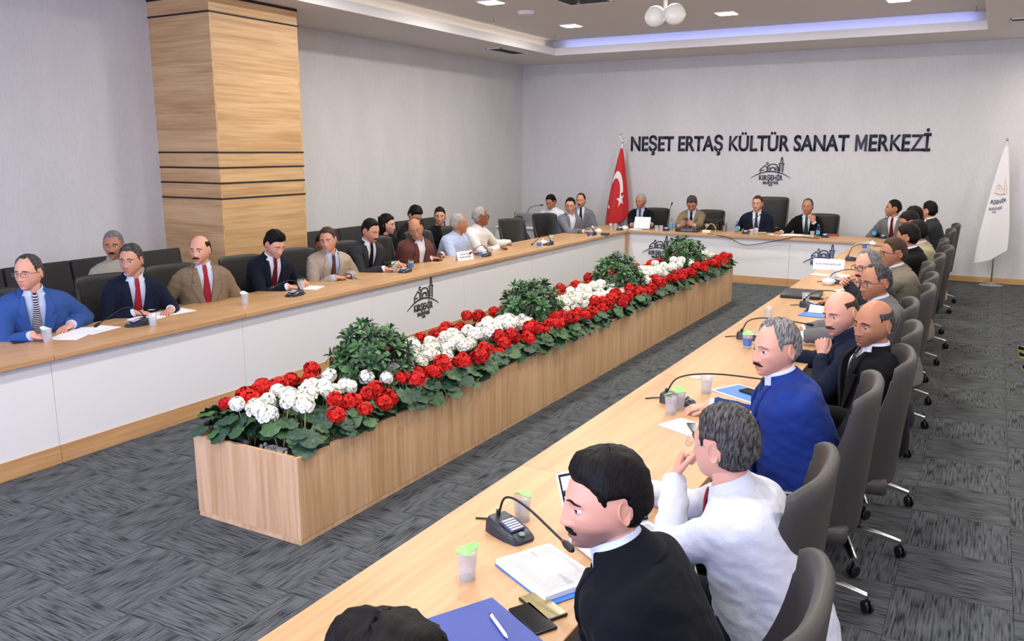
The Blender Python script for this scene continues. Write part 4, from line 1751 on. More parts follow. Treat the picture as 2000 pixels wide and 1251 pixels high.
def person(label, eye, face, pitch=0, roll=0, body=None, lean=.14, bw=1.0, belly=0.0, skin='medium', hair=('full', 'black'), thick=.014, quiff=0.0,
           outfit='suit', jacket=None, shirt=None, tie=None, hands=None, glasses=None, moustache=None, beard=None, stubble=0.0, brow='black', lids=18,
           P=None, hipshift=0.0, trouser='#20222a', legs=True, hip_z=.585, long_hair=False, watch=None, gaze=0, pen=None):
    P = P or {}
    body = face if body is None else body
    bf = Vector((math.cos(R(body)), math.sin(R(body)), 0))
    br = Vector((math.sin(R(body)), -math.cos(R(body)), 0))
    H3 = Matrix.Rotation(R(face - 90), 3, 'Z') @ Matrix.Rotation(R(pitch), 3, 'X') @ Matrix.Rotation(R(roll), 3, 'Y')
    eye = Vector(eye)
    C = eye - (H3 @ Vector((0, 1, 0))) * .088
    N = C + (H3 @ Vector((0, -.018, -.09))) + Vector((0, 0, -.042)) - bf * .008
    hip = Vector((N.x, N.y, 0)) - bf * lean + br * hipshift
    hip.z = hip_z
    O = Vector((hip.x, hip.y, 0))
    S = N - hip
    SL = S.length
    ax = S.normalized()
    Rt = (br - ax * br.dot(ax)).normalized()
    Ft = Rt.cross(ax) * -1
    if Ft.dot(bf) < 0:
        Ft = -Ft
    ks = SL / .545
    L = lambda p: p - O

    def ring(h, grow, n=28, t0=0.0, arc_only=False, drop=0.0):
        w, d, bl = torso_dims(h, bw, belly, grow)
        c = hip + ax * (h * ks) + Ft * (bl * .5)
        pts = []
        for k in range(n if not arc_only else n + 1):
            t = (2 * math.pi * k / n) if not arc_only else t0 + (2 * math.pi - 2 * t0) * k / n
            x, y = sgnpow(math.sin(t), 2 / 2.4) * w, sgnpow(math.cos(t), 2 / 2.4) * d
            pts.append(L(c + Rt * x + Ft * y))
        return pts

    hs = [-.13, -.08, 0, .08, .16, .24, .31, .37, .41, .44, .465, .485, .505, .525, .545]
    # --- skin body: torso, neck, head, arms, hands in one surface
    pieces = []
    mb = MB()
    rr = [ring(h, -.02, 20) for h in hs[:-1]]
    nb = N + ax * .0
    hb = C + H3 @ Vector((0, -.012, -.055))
    for k, rad in ((0.15, .060), (.5, .0575), (.8, .0565), (1.0, .055)):
        c = nb + (hb - nb) * k
        rr.append([L(c + Rt * (math.sin(2 * math.pi * q / 20) * rad) + Ft * (math.cos(2 * math.pi * q / 20) * rad * 1.03)) for q in range(20)])
    mb.loft(rr)
    pieces.append(mb)
    grid = head_grid(P)
    HS = 1.05
    tw = lambda p: L(C + H3 @ (p * HS))
    pieces.append(capped(MB(), [[tw(p) for p in r] for r in grid]))
    for s in (-1, 1):
        em = MB()
        rows = []
        A = Matrix.Translation((s * (.0725 * P.get('wide', 1)), -.010, -.012)) @ Euler((R(-8), R(s * -6), R(s * -24))).to_matrix().to_4x4()
        ne = 18
        for xx, k in ((-.006, .55), (0.0, .80), (.006, .95), (.0105, 1.0), (.0125, .95), (.0118, .80), (.0085, .62), (.0060, .35)):
            ring_ = []
            for q in range(ne):
                a_ = 2 * math.pi * q / ne
                zy = (math.cos(a_) * .0175 * k, math.sin(a_) * .032 * k * (1.0 if math.sin(a_) > 0 else .95))
                pin = 1 - .22 * max(0, -math.sin(a_)) * (1 if math.cos(a_) > -.5 else .6)
                ring_.append(tw(A @ Vector((s * xx, -zy[0] * pin - .004 * k, zy[1] + .002))))
            rows.append(ring_)
        em.loft(rows)
        pieces.append(em)
    cuffs, sleeves = [], []
    sh_h = .438
    hands = hands or [None, None]
    holds = []
    for s, spec in zip((-1, 1), hands):                 # -1 = own left side? (br points to the person's right)
        side = s                                         # +1 right arm, -1 left arm
        w_, d_, _ = torso_dims(sh_h, bw, belly, 0)
        S0 = hip + ax * (sh_h * ks) + Rt * side * (w_ - .036) + Ft * .0
        if spec is None:
            spec = dict(p=hip + bf * .34 + br * side * .12 + Vector((0, 0, .12)))
        if 'chin' in spec:                               # wrist given relative to the head
            spec = dict(spec, p=C + H3 @ Vector(spec['chin']), fd=H3 @ Vector((.1, -.22, 1)), bn=H3 @ Vector((-.35, 1, .2)))
        tgt = Vector(spec['p'])
        dv = tgt - S0
        dmax = (UARM + FARM) * .985
        if dv.length > dmax:
            tgt = S0 + dv.normalized() * dmax
            dv = tgt - S0
        if dv.length < .2:
            tgt = S0 + dv.normalized() * .2
            dv = tgt - S0
        dl = dv.length
        ca = (UARM ** 2 + dl ** 2 - FARM ** 2) / (2 * UARM * dl)
        u_ = dv.normalized()
        pole = Vector(spec.get('pole', (0, 0, 0)))
        if pole.length == 0:
            pole = Vector((0, 0, -1)) + br * side * .65 - bf * .2
        pole = (pole - u_ * pole.dot(u_)).normalized()
        E = S0 + u_ * (UARM * ca) + pole * (UARM * math.sqrt(max(0, 1 - ca * ca)))
        if 'elbow_z' in spec:
            E.z = max(E.z, spec['elbow_z'])
        W = tgt
        path = smooth_path([S0, S0.lerp(E, .45), E, E.lerp(W, .5), W], 4)
        lead = smooth_path([S0 - Rt * side * .11 + ax * .020, S0 - Rt * side * .05 + ax * .018, S0 + (E - S0).normalized() * .03 + Rt * side * .004], 3)[:-1]
        npt = len(path)
        fr = [k / (npt - 1) for k in range(npt)]
        rad = lambda f, tab: interp(tab, f)
        skin_r = [interp([(0, .05), (.25, .046), (.5, .040), (.75, .037), (1, .027)], f) * bw for f in fr]
        pieces.append(MB().tube([L(p) for p in lead] + [L(p) for p in path[2:]], [.034] * len(lead) + [min(q, .040 * bw) for q in skin_r[2:5]] + skin_r[5:], 12, taper_caps=True))
        fdv = (W - path[-3]).normalized()
        fd = Vector(spec['fd']).normalized() if 'fd' in spec else (fdv * .7 + Vector((fdv.x, fdv.y, 0)).normalized() * .6 - br * side * .35).normalized()
        if 'fd' not in spec:
            fd.z = min(fd.z, -.12)
            fd.normalize()
        bn = Vector(spec.get('bn', (0, 0, 1)))
        bn = (bn - fd * bn.dot(fd)).normalized()
        yy = bn.cross(fd)                                # thumb side of a right hand
        ts = side
        HM = Matrix((fd, yy, bn)).transposed()
        hp = lambda q: L(W + HM @ (Vector(q) * spec.get('s', 1.0)))
        pm = MB()
        prow = []
        for x, hw, hh in ((-.012, .022, .018), (.01, .027, .019), (.035, .034, .018), (.06, .040, .016), (.082, .042, .0135), (.094, .038, .011)):
            prow.append([hp((x, math.cos(a_) * hw, math.sin(a_) * hh - .002)) for a_ in [2 * math.pi * q / 14 for q in range(14)]])
        pm.loft(prow)
        pieces.append(pm)
        curl = spec.get('curl', .45)
        for k, (yo, ln, r0) in enumerate(((.0295, .070, .0088), (.0100, .079, .0092), (-.0100, .073, .0088), (-.0285, .057, .0078))):
            cp = [Vector((.078, yo * ts * .97, -.001))]
            dirn = 0.0
            sp_ = (yo * ts) * 2.2
            for seg, (lf, cv) in enumerate(((.44, .55), (.32, 1.0), (.24, .75))):
                cc = curl if not hasattr(curl, '__len__') else curl[k]
                dirn += cc * cv
                for hlf in range(2):
                    cp.append(cp[-1] + Vector((math.cos(dirn), sp_ * (1 - .3 * cc), -math.sin(dirn))) * (ln * lf / 2))
            pieces.append(MB().tube([hp(q) for q in cp], [r0, r0 * 1.0, r0 * .93, r0 * .97, r0 * .86, r0 * .86, r0 * .72], 8, taper_caps=True))
        tc_ = spec.get('thumb', .5)
        cp = [Vector((.018, .020 * ts, -.006)), Vector((.036, .036 * ts, -.012))]
        cp.append(cp[-1] + Vector((.030, (.022 - .016 * tc_) * ts, -.012 * tc_)))
        cp.append(cp[-1] + Vector((.028, (.008 - .016 * tc_) * ts, -.012 * tc_)))
        pieces.append(MB().tube([hp(q) for q in cp], [.013, .0125, .0105, .0085], 8, taper_caps=True))
        # sleeve
        tabs = {'jacket': [(0, .066), (.12, .068), (.3, .062), (.5, .056), (.56, .056), (.8, .049), (1, .0425)], 'shirt': [(0, .062), (.12, .066), (.3, .060), (.5, .052), (.56, .051), (.8, .045), (1, .036)]}
        tab = tabs['jacket' if outfit in ('suit', 'jacket') else 'shirt']
        cut = npt - 1 if outfit != 'short' else int(npt * .36)
        end = path[:cut + 1]
        if outfit != 'short':
            end = end[:-1] + [path[-1] - fdv * .022]
        rs = []
        for q, p in enumerate(end):
            f = fr[q]
            b_ = interp(tab, f) * bw
            b_ *= 1 + .045 * math.sin(q * 2.6 + side) * (1 if .35 < f < .95 else .3)   # cloth folds gathering at the elbow
            rs.append(b_)
        k0 = rs[0]
        sl = MB().tube([L(p) for p in lead] + [L(p) for p in end[1:]], [k0 * .8, k0 * .86, k0 * .92, k0 * .95, k0 * .98, k0][:len(lead)] + rs[1:], 14, taper_caps=False)
        sleeves.append(sl)
        if outfit in ('suit', 'jacket'):
            cuffs.append(MB().tube([L(path[-1] - fdv * .05), L(path[-1] + fdv * .002)], [.036 * bw, .034 * bw], 14))
        elif outfit == 'shirt':
            cuffs.append(MB().tube([L(path[-1] - fdv * .06), L(path[-1] - fdv * .008)], [.040 * bw, .038 * bw], 14))
        if watch == side:
            holds.append(MB().tube([L(path[-1] + fdv * .0), L(path[-1] + fdv * .016)], [.034, .033], 14))
    hl = hip + Vector((0, 0, -.01))
    knees = []
    if legs:
        for s in (-1, 1):
            hj = hl + br * s * .085
            kn = hl + br * s * .12 + bf * .40 + Vector((0, 0, -.05))
            an = Vector((kn.x, kn.y, .1)) - bf * .02
            knees.append((hj, kn, an))
            pieces.append(MB().tube([L(q) for q in (hj, hj.lerp(kn, .5), kn - bf * .03, kn - Vector((0, 0, .05)), kn.lerp(an, .5), an)], [.07, .065, .052, .05, .045, .032], 10, taper_caps=True))
    me = union(pieces)
    me.name = 'person'
    # eyelids join the skin
    yg = [p for r in grid for p in r if p.y > .03]
    surf = lambda x, z: max(sorted(yg, key=lambda p: (p.x - x) ** 2 + (p.z - z) ** 2)[:3], key=lambda p: p.y).y
    ye = surf(.0315, 0.0) - .0055
    bm = bmesh.new()
    bm.from_mesh(me)
    for s in (-1, 1):
        ec = Vector((s * .0315, ye, -.001))
        for e0, e1, rr_ in ((lids, 88, .0137), (-88, -32, .0134)):
            rows = []
            for i in range(6):
                e_ = R(e0 + (e1 - e0) * i / 5)
                rows.append([bm.verts.new(tw(ec + Vector((math.sin(R(a_)) * math.cos(e_), math.cos(R(a_)) * math.cos(e_), math.sin(e_))) * rr_)) for a_ in range(-84, 85, 14)])
            for a_, b_ in zip(rows[:-1], rows[1:]):
                for q in range(len(a_) - 1):
                    bm.faces.new((a_[q], a_[q + 1], b_[q + 1], b_[q]))
    bm.to_mesh(me)
    bm.free()
    # tint: lips and shaved jaw
    ti = me.color_attributes.new('tint', 'FLOAT_COLOR', 'POINT')
    n = len(me.vertices)
    co = np.empty(n * 3)
    me.vertices.foreach_get('co', co)
    co = co.reshape(-1, 3) + np.array(O) - np.array(C)
    hl_ = co @ np.array(H3) / HS                         # head-local
    x, y, z = hl_[:, 0], hl_[:, 1], hl_[:, 2]
    lip = np.exp(-(x / .021) ** 4 - ((z + .072) / .0115) ** 4) * (y > .05)
    st = stubble * np.clip((-.040 - z) / .02, 0, 1) * np.clip((z + .14) / .02, 0, 1) * np.clip((y + .005) / .03, 0, 1) * (np.abs(x) < .08)
    nose = np.exp(-(x / .018) ** 2 - ((z + .04) / .016) ** 2) * (y > .07)
    col = np.ones((n, 4))
    for c in range(3):
        col[:, c] = (1 - lip) + lip * LIP[c]
        col[:, c] *= 1 - st * (.58, .55, .47)[c]
        col[:, c] *= 1 - nose * (0, .08, .09)[c]
    ti.data.foreach_set('color', col.astype(np.float32).ravel())
    me.materials.clear()
    me.materials.append(SKIN[skin])
    me.polygons.foreach_set('use_smooth', [True] * len(me.polygons))
    me.polygons.foreach_set('material_index', [0] * len(me.polygons))
    me.set_sharp_from_angle(angle=R(60))
    ob = link('person', me, None, O)
    tag(ob, label, 'person')
    # --- face parts
    for s in (-1, 1):
        e = link('eye', EYEMESH, ob)
        e.matrix_parent_inverse = Matrix()
        e.matrix_basis = Matrix.Translation(tw(Vector((s * .0315, ye, -.001)))) @ (H3 @ Matrix.Rotation(R(gaze), 3, 'Z') @ Matrix.Rotation(R(-12 if lids < 10 else 0), 3, 'X')).to_4x4() @ Matrix.Scale(HS, 4)
        pts = []
        for k in range(7):
            x_ = .0125 + .038 * k / 6
            z_ = .0185 + .0045 * math.sin(math.pi * min(1, k / 4.6)) - .004 * (k / 6) ** 2
            pts.append(tw(Vector((s * x_, surf(x_, z_) + .0012, z_))))
        MB().tube(pts, [.0026, .0036, .004, .004, .0036, .0028, .0014], 6, flat=.7).build('eyebrow', HAIR[brow], ob, angle=180)
    if hair[0] in LOWER:
        hg = hair_shell(grid, hair[0], thick, quiff, len(label) * 1.37)
        capped(MB(), [[tw(p) for p in r] for r in hg]).build('hair', HAIR[hair[1]], ob, angle=180)
    if long_hair:
        rows = []
        for k in range(12):
            f = k / 11
            zc = .085 - .36 * f
            w = .086 + .012 * math.sin(f * math.pi) - .02 * f
            d = .060 - .006 * f
            c = Vector((0, -.062 - .012 * f, zc)) if k < 5 else None
            cw = C + H3 @ Vector((0, -.060, .085)) + Vector((0, 0, -.36 * f)) - bf * (.02 * f)
            row = []
            for q in range(24):
                a_ = 2 * math.pi * q / 24
                kx = w * math.cos(a_) * (1 + .06 * math.sin(q * 2.7))
                ky = d * math.sin(a_) * (1 + .05 * math.sin(q * 3.9))
                if f < .5 and math.sin(a_) > 0:
                    ky += .055 * abs(math.cos(a_)) ** 1.5 * (1 if f > .06 else .4)
                row.append(L(cw + (H3 @ Vector((kx, ky, 0)))))
            rows.append(row)
        MB().loft(rows).build('long_hair', HAIR[hair[1]], ob, angle=180)
    if moustache:
        pts, rs = [], []
        for k in range(11):
            x_ = -.029 + .058 * k / 10
            z_ = -.0575 - .0075 * (abs(x_) / .029) ** 2
            pts.append(tw(Vector((x_, surf(x_, z_) + .002, z_))))
            rs.append(.0025 + .0052 * (1 - (abs(x_) / .03) ** 2))
        MB().tube(pts, rs, 8, up=H3 @ Vector((0, 0, 1)), flat=1.0).build('moustache', HAIR[moustache], ob, angle=180)
    if beard:
        capped(MB(), [[tw(p) for p in r] for r in beard_shell(grid, .0028, True)]).build('beard', HAIR[beard], ob, angle=180)
    if glasses:
        gm = MB()
        yf = surf(.0, .005) + .006
        lens_m = MB()
        for s in (-1, 1):
            cx = s * .0325
            loop = []
            for q in range(24):
                a_ = 2 * math.pi * q / 24
                loop.append(Vector((cx + .0245 * sgnpow(math.cos(a_), .75), yf - abs(cx + .0245 * math.cos(a_)) * .18, -.003 + .0165 * sgnpow(math.sin(a_), .75))))
            gm.tube([tw(p) for p in loop + loop[:1]], glasses[1], 6, caps=False)
            lens_m.add([tw(p) for p in loop], [tuple(range(24))])
            gm.tube([tw(Vector((s * .057, yf - .011, .006))), tw(Vector((s * .071, yf - .03, .006))), tw(Vector((s * .0775 * P.get('wide', 1), .02, .004))), tw(Vector((s * .079 * P.get('wide', 1), -.012, .0)))], glasses[1], 6)
        gm.tube([tw(Vector((-.008, yf - .001, .002))), tw(Vector((0, yf + .001, .005))), tw(Vector((.008, yf - .001, .002)))], glasses[1], 6)
        go = gm.build('glasses', glasses[0], ob, angle=180)
        lens_m.build('lens', LENS, go, smooth=False)
    # --- clothes
    SH = fabric('shirt_' + (shirt or '#e8eaf0'), shirt or '#e8eaf0', scale=600, rough=.75, bump=.5)
    top = outfit in ('suit', 'jacket')
    dist = (C - Vector(CAM)).length
    vox = .0075 if dist < 5 else (.010 if dist < 9 else .013)
    if top:
        so = MB().loft([ring(h, .0, 28) for h in hs]).build('shirt', SH, ob, angle=75)
    else:
        so = garment('shirt', [MB().loft([ring(h, .012, 28) for h in hs])] + sleeves, SH, ob, vox, None, len(label), .005)
    # collar
    if outfit != 'tee':
        cm = MB()
        rows = []
        nC = 26
        for k in range(nC + 1):
            t_ = R(16) + (2 * math.pi - R(32)) * k / nC
            fr_ = max(0, math.cos(t_))
            lo = hip + ax * ((.532 - .030 * fr_ ** 2.5) * ks)
            hi = hip + ax * ((.584 - .018 * fr_ ** 2) * ks)
            dr = Rt * math.sin(t_) + Ft * math.cos(t_)
            r_lo, r_hi = .076 + .006 * fr_, .0615 + .003 * fr_
            rows.append([L(lo + dr * r_lo), L(lo + dr * (r_lo + .004)), L(hi + dr * (r_hi + .005)), L(hi + dr * r_hi)])
        cm.loft(rows)
        cm.build('collar', SH, so, angle=60)
    else:
        pass
    for q in cuffs:
        q.build('cuff', SH, so, angle=60)
    for q in holds:
        q.build('watch', BLACK, ob, angle=60)
    if tie:
        tm = MB()
        TM = tie if not isinstance(tie, str) else fabric('tie_' + tie, tie, scale=500, bump=.1, rough=.5)
        rows = []
        for k in range(15):
            f = k / 14
            if f < .15:
                h, hw, off = .556 - .038 * f / .15, .0125 + .006 * (f / .15), .014
                if f == 0:
                    off = .012
            else:
                g_ = (f - .15) / .85
                h, hw, off = .515 - .47 * g_, .0135 + .026 * min(1, g_ * 1.5), .010
            w, d, bl = torso_dims(h, bw, belly, 0)
            if h > .46:
                d = max(d, .066 + (.556 - h) * .5)
            c = hip + ax * (h * ks) + Ft * (bl * .5 + d + off)
            rows.append([L(c - Rt * hw), L(c - Rt * hw * .5 + Ft * .004), L(c + Rt * hw * .5 + Ft * .004), L(c + Rt * hw), L(c + Rt * hw - Ft * .006), L(c - Rt * hw - Ft * .006)])
        tm.loft(rows)
        tm.build('tie', TM, ob, angle=50)
    if top:
        JM = jacket if not isinstance(jacket, str) else fabric('cloth_' + jacket, jacket)
        opw = lambda h: interp([(-.2, .03), (.0, .012), (.09, .004), (.14, .012), (.3, .045), (.47, .066), (.6, .07)], h)
        vw = [(0.0, .085)] + [(opw(h), h) for h in (.14, .2, .26, .32, .38, .44, .48, .52, .64)]
        loop = [(x_, h) for x_, h in vw] + [(-x_, h) for x_, h in vw[:0:-1]]
        wd = MB().loft([[L(hip + ax * (h * ks) + Rt * x_ + Ft * q) for x_, h in loop] for q in (.0, .35)])
        jo = garment('jacket', [MB().loft([ring(h, .019, 28) for h in hs if h < .54])] + sleeves, JM, ob, vox, wd, len(label), .0045)
        for s in (-1, 1):
            lm = MB()
            rows = []
            for h, lw in ((.09, .004), (.13, .018), (.18, .034), (.24, .05), (.30, .064), (.36, .075), (.395, .079), (.40, .05), (.41, .046), (.43, .06), (.46, .055), (.49, .04), (.515, .03), (.533, .026)):
                w, d, bl = torso_dims(h, bw, belly, .022)
                c = hip + ax * (h * ks) + Ft * (bl * .5)
                a0, row_o, row_i = opw(h) - .004, [], []
                for k in range(5):
                    xx = min(w * .96, a0 + lw * k / 4)
                    yy_ = d * (1 - (xx / w) ** 2.4) ** (1 / 2.4)
                    row_o.append(L(c + Rt * s * xx + Ft * (yy_ + .015)))
                    row_i.append(L(c + Rt * s * xx + Ft * (yy_ + .002)))
                rows.append(row_o + row_i[::-1])
            lm.loft(rows)
            lm.build('lapel', JM, jo, angle=50)
        cm = MB()
        rows = []
        for k in range(21):
            t_ = R(58) + (2 * math.pi - R(116)) * k / 20
            dr = Rt * math.sin(t_) + Ft * math.cos(t_)
            lo, hi = hip + ax * (.500 * ks), hip + ax * (.566 * ks)
            rows.append([L(lo + dr * .108), L(lo + dr * .118), L(hi + dr * .080), L(hi + dr * .072)])
        cm.loft(rows)
        cm.build('jacket_collar', JM, jo, angle=60)
    if legs:
        tr = MB()
        TR = fabric('trousers_' + trouser, trouser)
        rows = []
        for h in (-.14, -.1, -.04, .02):
            rows.append(ring(h, .008, 24))
        tr.loft(rows)
        for hj, kn, an in knees:
            tr.tube([L(q) for q in (hj - bf * .02, hj.lerp(kn, .35), hj.lerp(kn, .75), kn - bf * .012, kn - Vector((0, 0, .05)) + bf * .01, kn.lerp(an, .5), an - Vector((0, 0, .03)))], [.092, .088, .076, .07, .066, .062, .062], 14, taper_caps=True)
        tr.build('trousers', TR, ob, angle=75)
        for hj, kn, an in knees:
            f3 = Vector((an.x, an.y, 0))
            rows = []
            for u, hw, zt in ((-.075, .026, .05), (-.06, .034, .075), (0, .038, .085), (.07, .043, .062), (.13, .044, .045), (.175, .034, .036), (.19, .016, .028)):
                c = f3 + bf * u
                rows.append([L(c + br * (math.cos(a_) * hw) + Vector((0, 0, max(.004, zt / 2 + math.sin(a_) * zt / 2)))) for a_ in [2 * math.pi * q / 12 for q in range(12)]])
            MB().loft(rows).build('shoe', plain('shoe_leather', '#15130f', 0.35), ob, angle=60)
    return ob


def on_table(px, py, z=.785):
    return at(px, py, z=z)


def hd(px, py, **k):
    """a hand resting on the desk, wrist seen at this pixel"""
    z = k.pop('z', .79)
    d = dict(p=at(px, py, z=z))
    d.update(k)
    return d


# ------------------------------------------------------------------ the cast
BRIGHT = fabric('suit_blue', '#33528e')
NAVY = fabric('suit_navy', '#171d2e')
DNAVY = fabric('suit_dark_navy', '#171b28')
TWEED = fabric('suit_tweed', '#8b7a64', 'check', '#62543f', 170)
BEIGE = fabric('suit_beige', '#a89a88')
CHAR = fabric('suit_charcoal', '#303236')
BROWN = fabric('jacket_brown', '#5f3b34')
GREYJ = fabric('jacket_grey', '#75777c', 'check', '#5e6066', 120)
BLACKJ = fabric('suit_black', '#0f0f11')
TAN = fabric('suit_tan', '#857358')
MIDN = fabric('suit_midnight', '#171e2e')
MGREY = fabric('suit_grey', '#6d6c6b')
TAUPE = fabric('suit_taupe', '#7d7568')
ROYAL = fabric('suit_royal', '#20367e')
CREAMJ = fabric('jacket_cream', '#a09a7c')
OLIVEJ = fabric('jacket_stone', '#8f8878')
REDTIE = fabric('tie_red', '#8c1f2b', 'dots', '#a4303a', 160, .5, .1)
DREDTIE = fabric('tie_dark_red', '#5d1722', None, None, 500, .5, .1)
STRIPETIE = fabric('tie_striped', '#241f2c', 'stripe', '#c9c4c8', 26, .5, .1)
BRSTRIPE = fabric('tie_brown_stripe', '#2b2227', 'stripe', '#7c4a32', 22, .5, .1)
BLKTIE = fabric('tie_black', '#101114', None, None, 500, .5, .1)
GREENTIE = fabric('tie_green_stripe', '#12201c', 'stripe', '#3b5a50', 24, .5, .1)
BLUETIE = fabric('tie_slate', '#2f3c52', None, None, 500, .5, .1)
DOTTIE = fabric('tie_dotted', '#101216', 'dots', '#c7c9cf', 110, .5, .1)
THIN, THICK = .0012, .0020
GB, GS, GBR = BLACK, SILVER, plain('tortoise', '#3a2a22', 0.3)

X = lambda px, py, x: at(px, py, x=x)
Y = lambda px, py, y: at(px, py, y=y)
Z = lambda px, py, z: at(px, py, z=z)

# left row
person('man in bright blue suit with glasses and striped tie at the left desks', X(42, 535, -.70), -62, body=-22, lean=.16, bw=1.06, skin='fair', hair=('recede', 'salt'), thick=.010, jacket=BRIGHT, shirt='#c3d0ea', tie=STRIPETIE, glasses=(GBR, .0015), brow='darkbrown', hands=[hd(138, 634, curl=.5), hd(64, 655, curl=.55)], trouser='#2c4577', gaze=-6, stubble=.15)
person('man in navy suit with rimless glasses, red tie and pen in hand', X(247, 510.5, -.72), -60, body=-20, lean=.16, skin='medium', hair=('full', 'salt'), thick=.014, jacket=NAVY, shirt='#d3dcee', tie=REDTIE, glasses=(GS, .0010), brow='black', hands=[hd(333, 603, curl=.6), hd(264, 609, curl=.55)], gaze=4, stubble=.2)
person('moustached balding man in brown tweed jacket and dark red tie', X(382.5, 490, -.74), -64, body=-26, lean=.05, bw=1.04, skin='fair', hair=('bald', 'darkbrown'), thick=.010, jacket=TWEED, shirt='#d5dcea', tie=REDTIE, moustache='darkbrown', hands=[dict(p=(-.74, -8.06, .66)), dict(p=(-.74, -8.3, .66))], gaze=6, stubble=.25)
person('young black haired man in dark navy suit writing on a notepad', X(547, 484.5, -.66), -8, pitch=-24, body=-18, lean=.22, skin='fair', hair=('low', 'black'), thick=.020, quiff=.016, jacket=DNAVY, shirt='#e6e8ee', tie=DREDTIE, lids=0, hands=[hd(594, 549, curl=.35), hd(563, 559, curl=.8)], stubble=.2, watch=-1)
person('man in beige suit with striped tie and folded hands', X(635.7, 471, -.66), -66, pitch=-4, roll=6, body=-20, lean=.18, bw=1.05, skin='medium', hair=('full', 'brown'), thick=.012, jacket=BEIGE, shirt='#b9cbec', tie=BRSTRIPE, hands=[hd(680, 533, curl=.5, fd=(-.3, -.9, -.15)), hd(655, 541, curl=.4, fd=(.3, .9, -.12))], gaze=12, watch=-1)
person('moustached man in charcoal suit and black tie looking down', X(734.5, 455, -.66), -6, pitch=-16, body=-18, lean=.18, skin='medium', hair=('full', 'black'), thick=.014, jacket=CHAR, shirt='#e8e9ee', tie=BLKTIE, moustache='black', lids=4, hands=[hd(778, 514, curl=.4), hd(752, 524, curl=.3)], stubble=.35)
person('bald man with glasses and grey moustache in brown jacket', X(811, 451, -.62), -58, pitch=-10, roll=14, body=-14, lean=.2, bw=1.1, belly=.06, skin='tan', hair=('bald', 'brown'), thick=.006, outfit='jacket', jacket=BROWN, shirt='#dfe0e6', glasses=(GS, .0010), moustache='silver', brow='grey', hands=[hd(864, 496, curl=.9, fd=(.2, -.9, -.2)), hd(842, 503, curl=.9, fd=(.5, .8, -.1))], lids=8)
person('grey haired man in light blue shirt turned towards the back desk', X(909, 436, -.64), 42, body=-4, lean=.16, bw=1.06, belly=.07, skin='tan', hair=('recede', 'silver'), thick=.010, outfit='shirt', shirt='#b4c3de', brow='grey', hands=[hd(947, 483, curl=.7), hd(922, 492, curl=.5)])
person('white haired man in white linen shirt and black glasses', X(950.4, 422, -.64), 44, body=-2, lean=.16, bw=1.04, belly=.04, skin='dark', hair=('recede', 'silver'), thick=.007, outfit='shirt', shirt='#e3e0dc', glasses=(GB, .0020), brow='grey', hands=[hd(996, 473, curl=.9, fd=(.3, -.8, -.2)), hd(976, 482, curl=.9, fd=(.7, .6, -.1))])
person('black haired man with glasses in grey check jacket by the corner', X(1112.6, 402.5, -.72), -72, body=-34, lean=.14, skin='medium', hair=('full', 'black'), thick=.014, quiff=.006, outfit='jacket', jacket=GREYJ, shirt='#e4e6ec', glasses=(GB, .0013), hands=[hd(1158, 444, curl=.7, fd=(-.2, -.9, -.2)), hd(1141, 451, curl=.6, fd=(.5, .6, -.1))], stubble=.25)
# seats behind the left row
person('grey haired moustached man in beige shirt on the wall seats', X(217.5, 481, -1.66), -48, body=-20, lean=-.02, bw=1.05, skin='tan', hair=('full', 'grey'), thick=.012, outfit='shirt', shirt='#a39c8b', moustache='darkbrown', stubble=.2, hip_z=.55)
person('person in blue plaid shirt hidden behind the man in beige suit', X(628, 484, -1.7), -60, pitch=-25, body=-20, lean=.1, skin='dark', hair=('full', 'black'), outfit='shirt', shirt='#5d6f94', hip_z=.55)
person('woman in black with long black hair seen in profile', X(767.6, 439, -1.5), 14, pitch=-6, body=-10, lean=.04, bw=.88, skin='fair', hair=('low', 'black'), thick=.016, outfit='tee', shirt='#141316', long_hair=True, P=dict(wide=.94, nose=.85), hip_z=.55)
person('young man with thick black hair looking down at a phone', X(817, 427, -1.62), -20, pitch=-30, body=-16, lean=.08, skin='medium', hair=('low', 'black'), thick=.022, outfit='tee', shirt='#1d1d20', lids=0, hip_z=.55)
person('woman in black top with dark hair tied back', X(858.5, 423, -1.5), -58, body=-24, lean=.03, bw=.88, skin='medium', hair=('low', 'black'), thick=.012, outfit='tee', shirt='#131315', P=dict(wide=.95, nose=.88), hip_z=.56)
person('man in white short sleeved shirt working at the laptop', Y(1071, 398, .34), -98, pitch=-22, body=-86, lean=.1, bw=1.06, skin='tan', hair=('full', 'black'), thick=.014, outfit='short', shirt='#e3e6ee', lids=4, hands=[dict(p=(-1.45, .08, .80)), dict(p=(-1.85, .08, .80))], hip_z=.58)
person('balding man in grey check suit and black tie by the red flag', Y(1132, 392, .42), -80, body=-66, lean=.02, skin='medium', hair=('recede', 'darkbrown'), thick=.009, jacket=GREYJ, shirt='#e2e3ea', tie=BLKTIE, stubble=.3, moustache='brown', hip_z=.58)
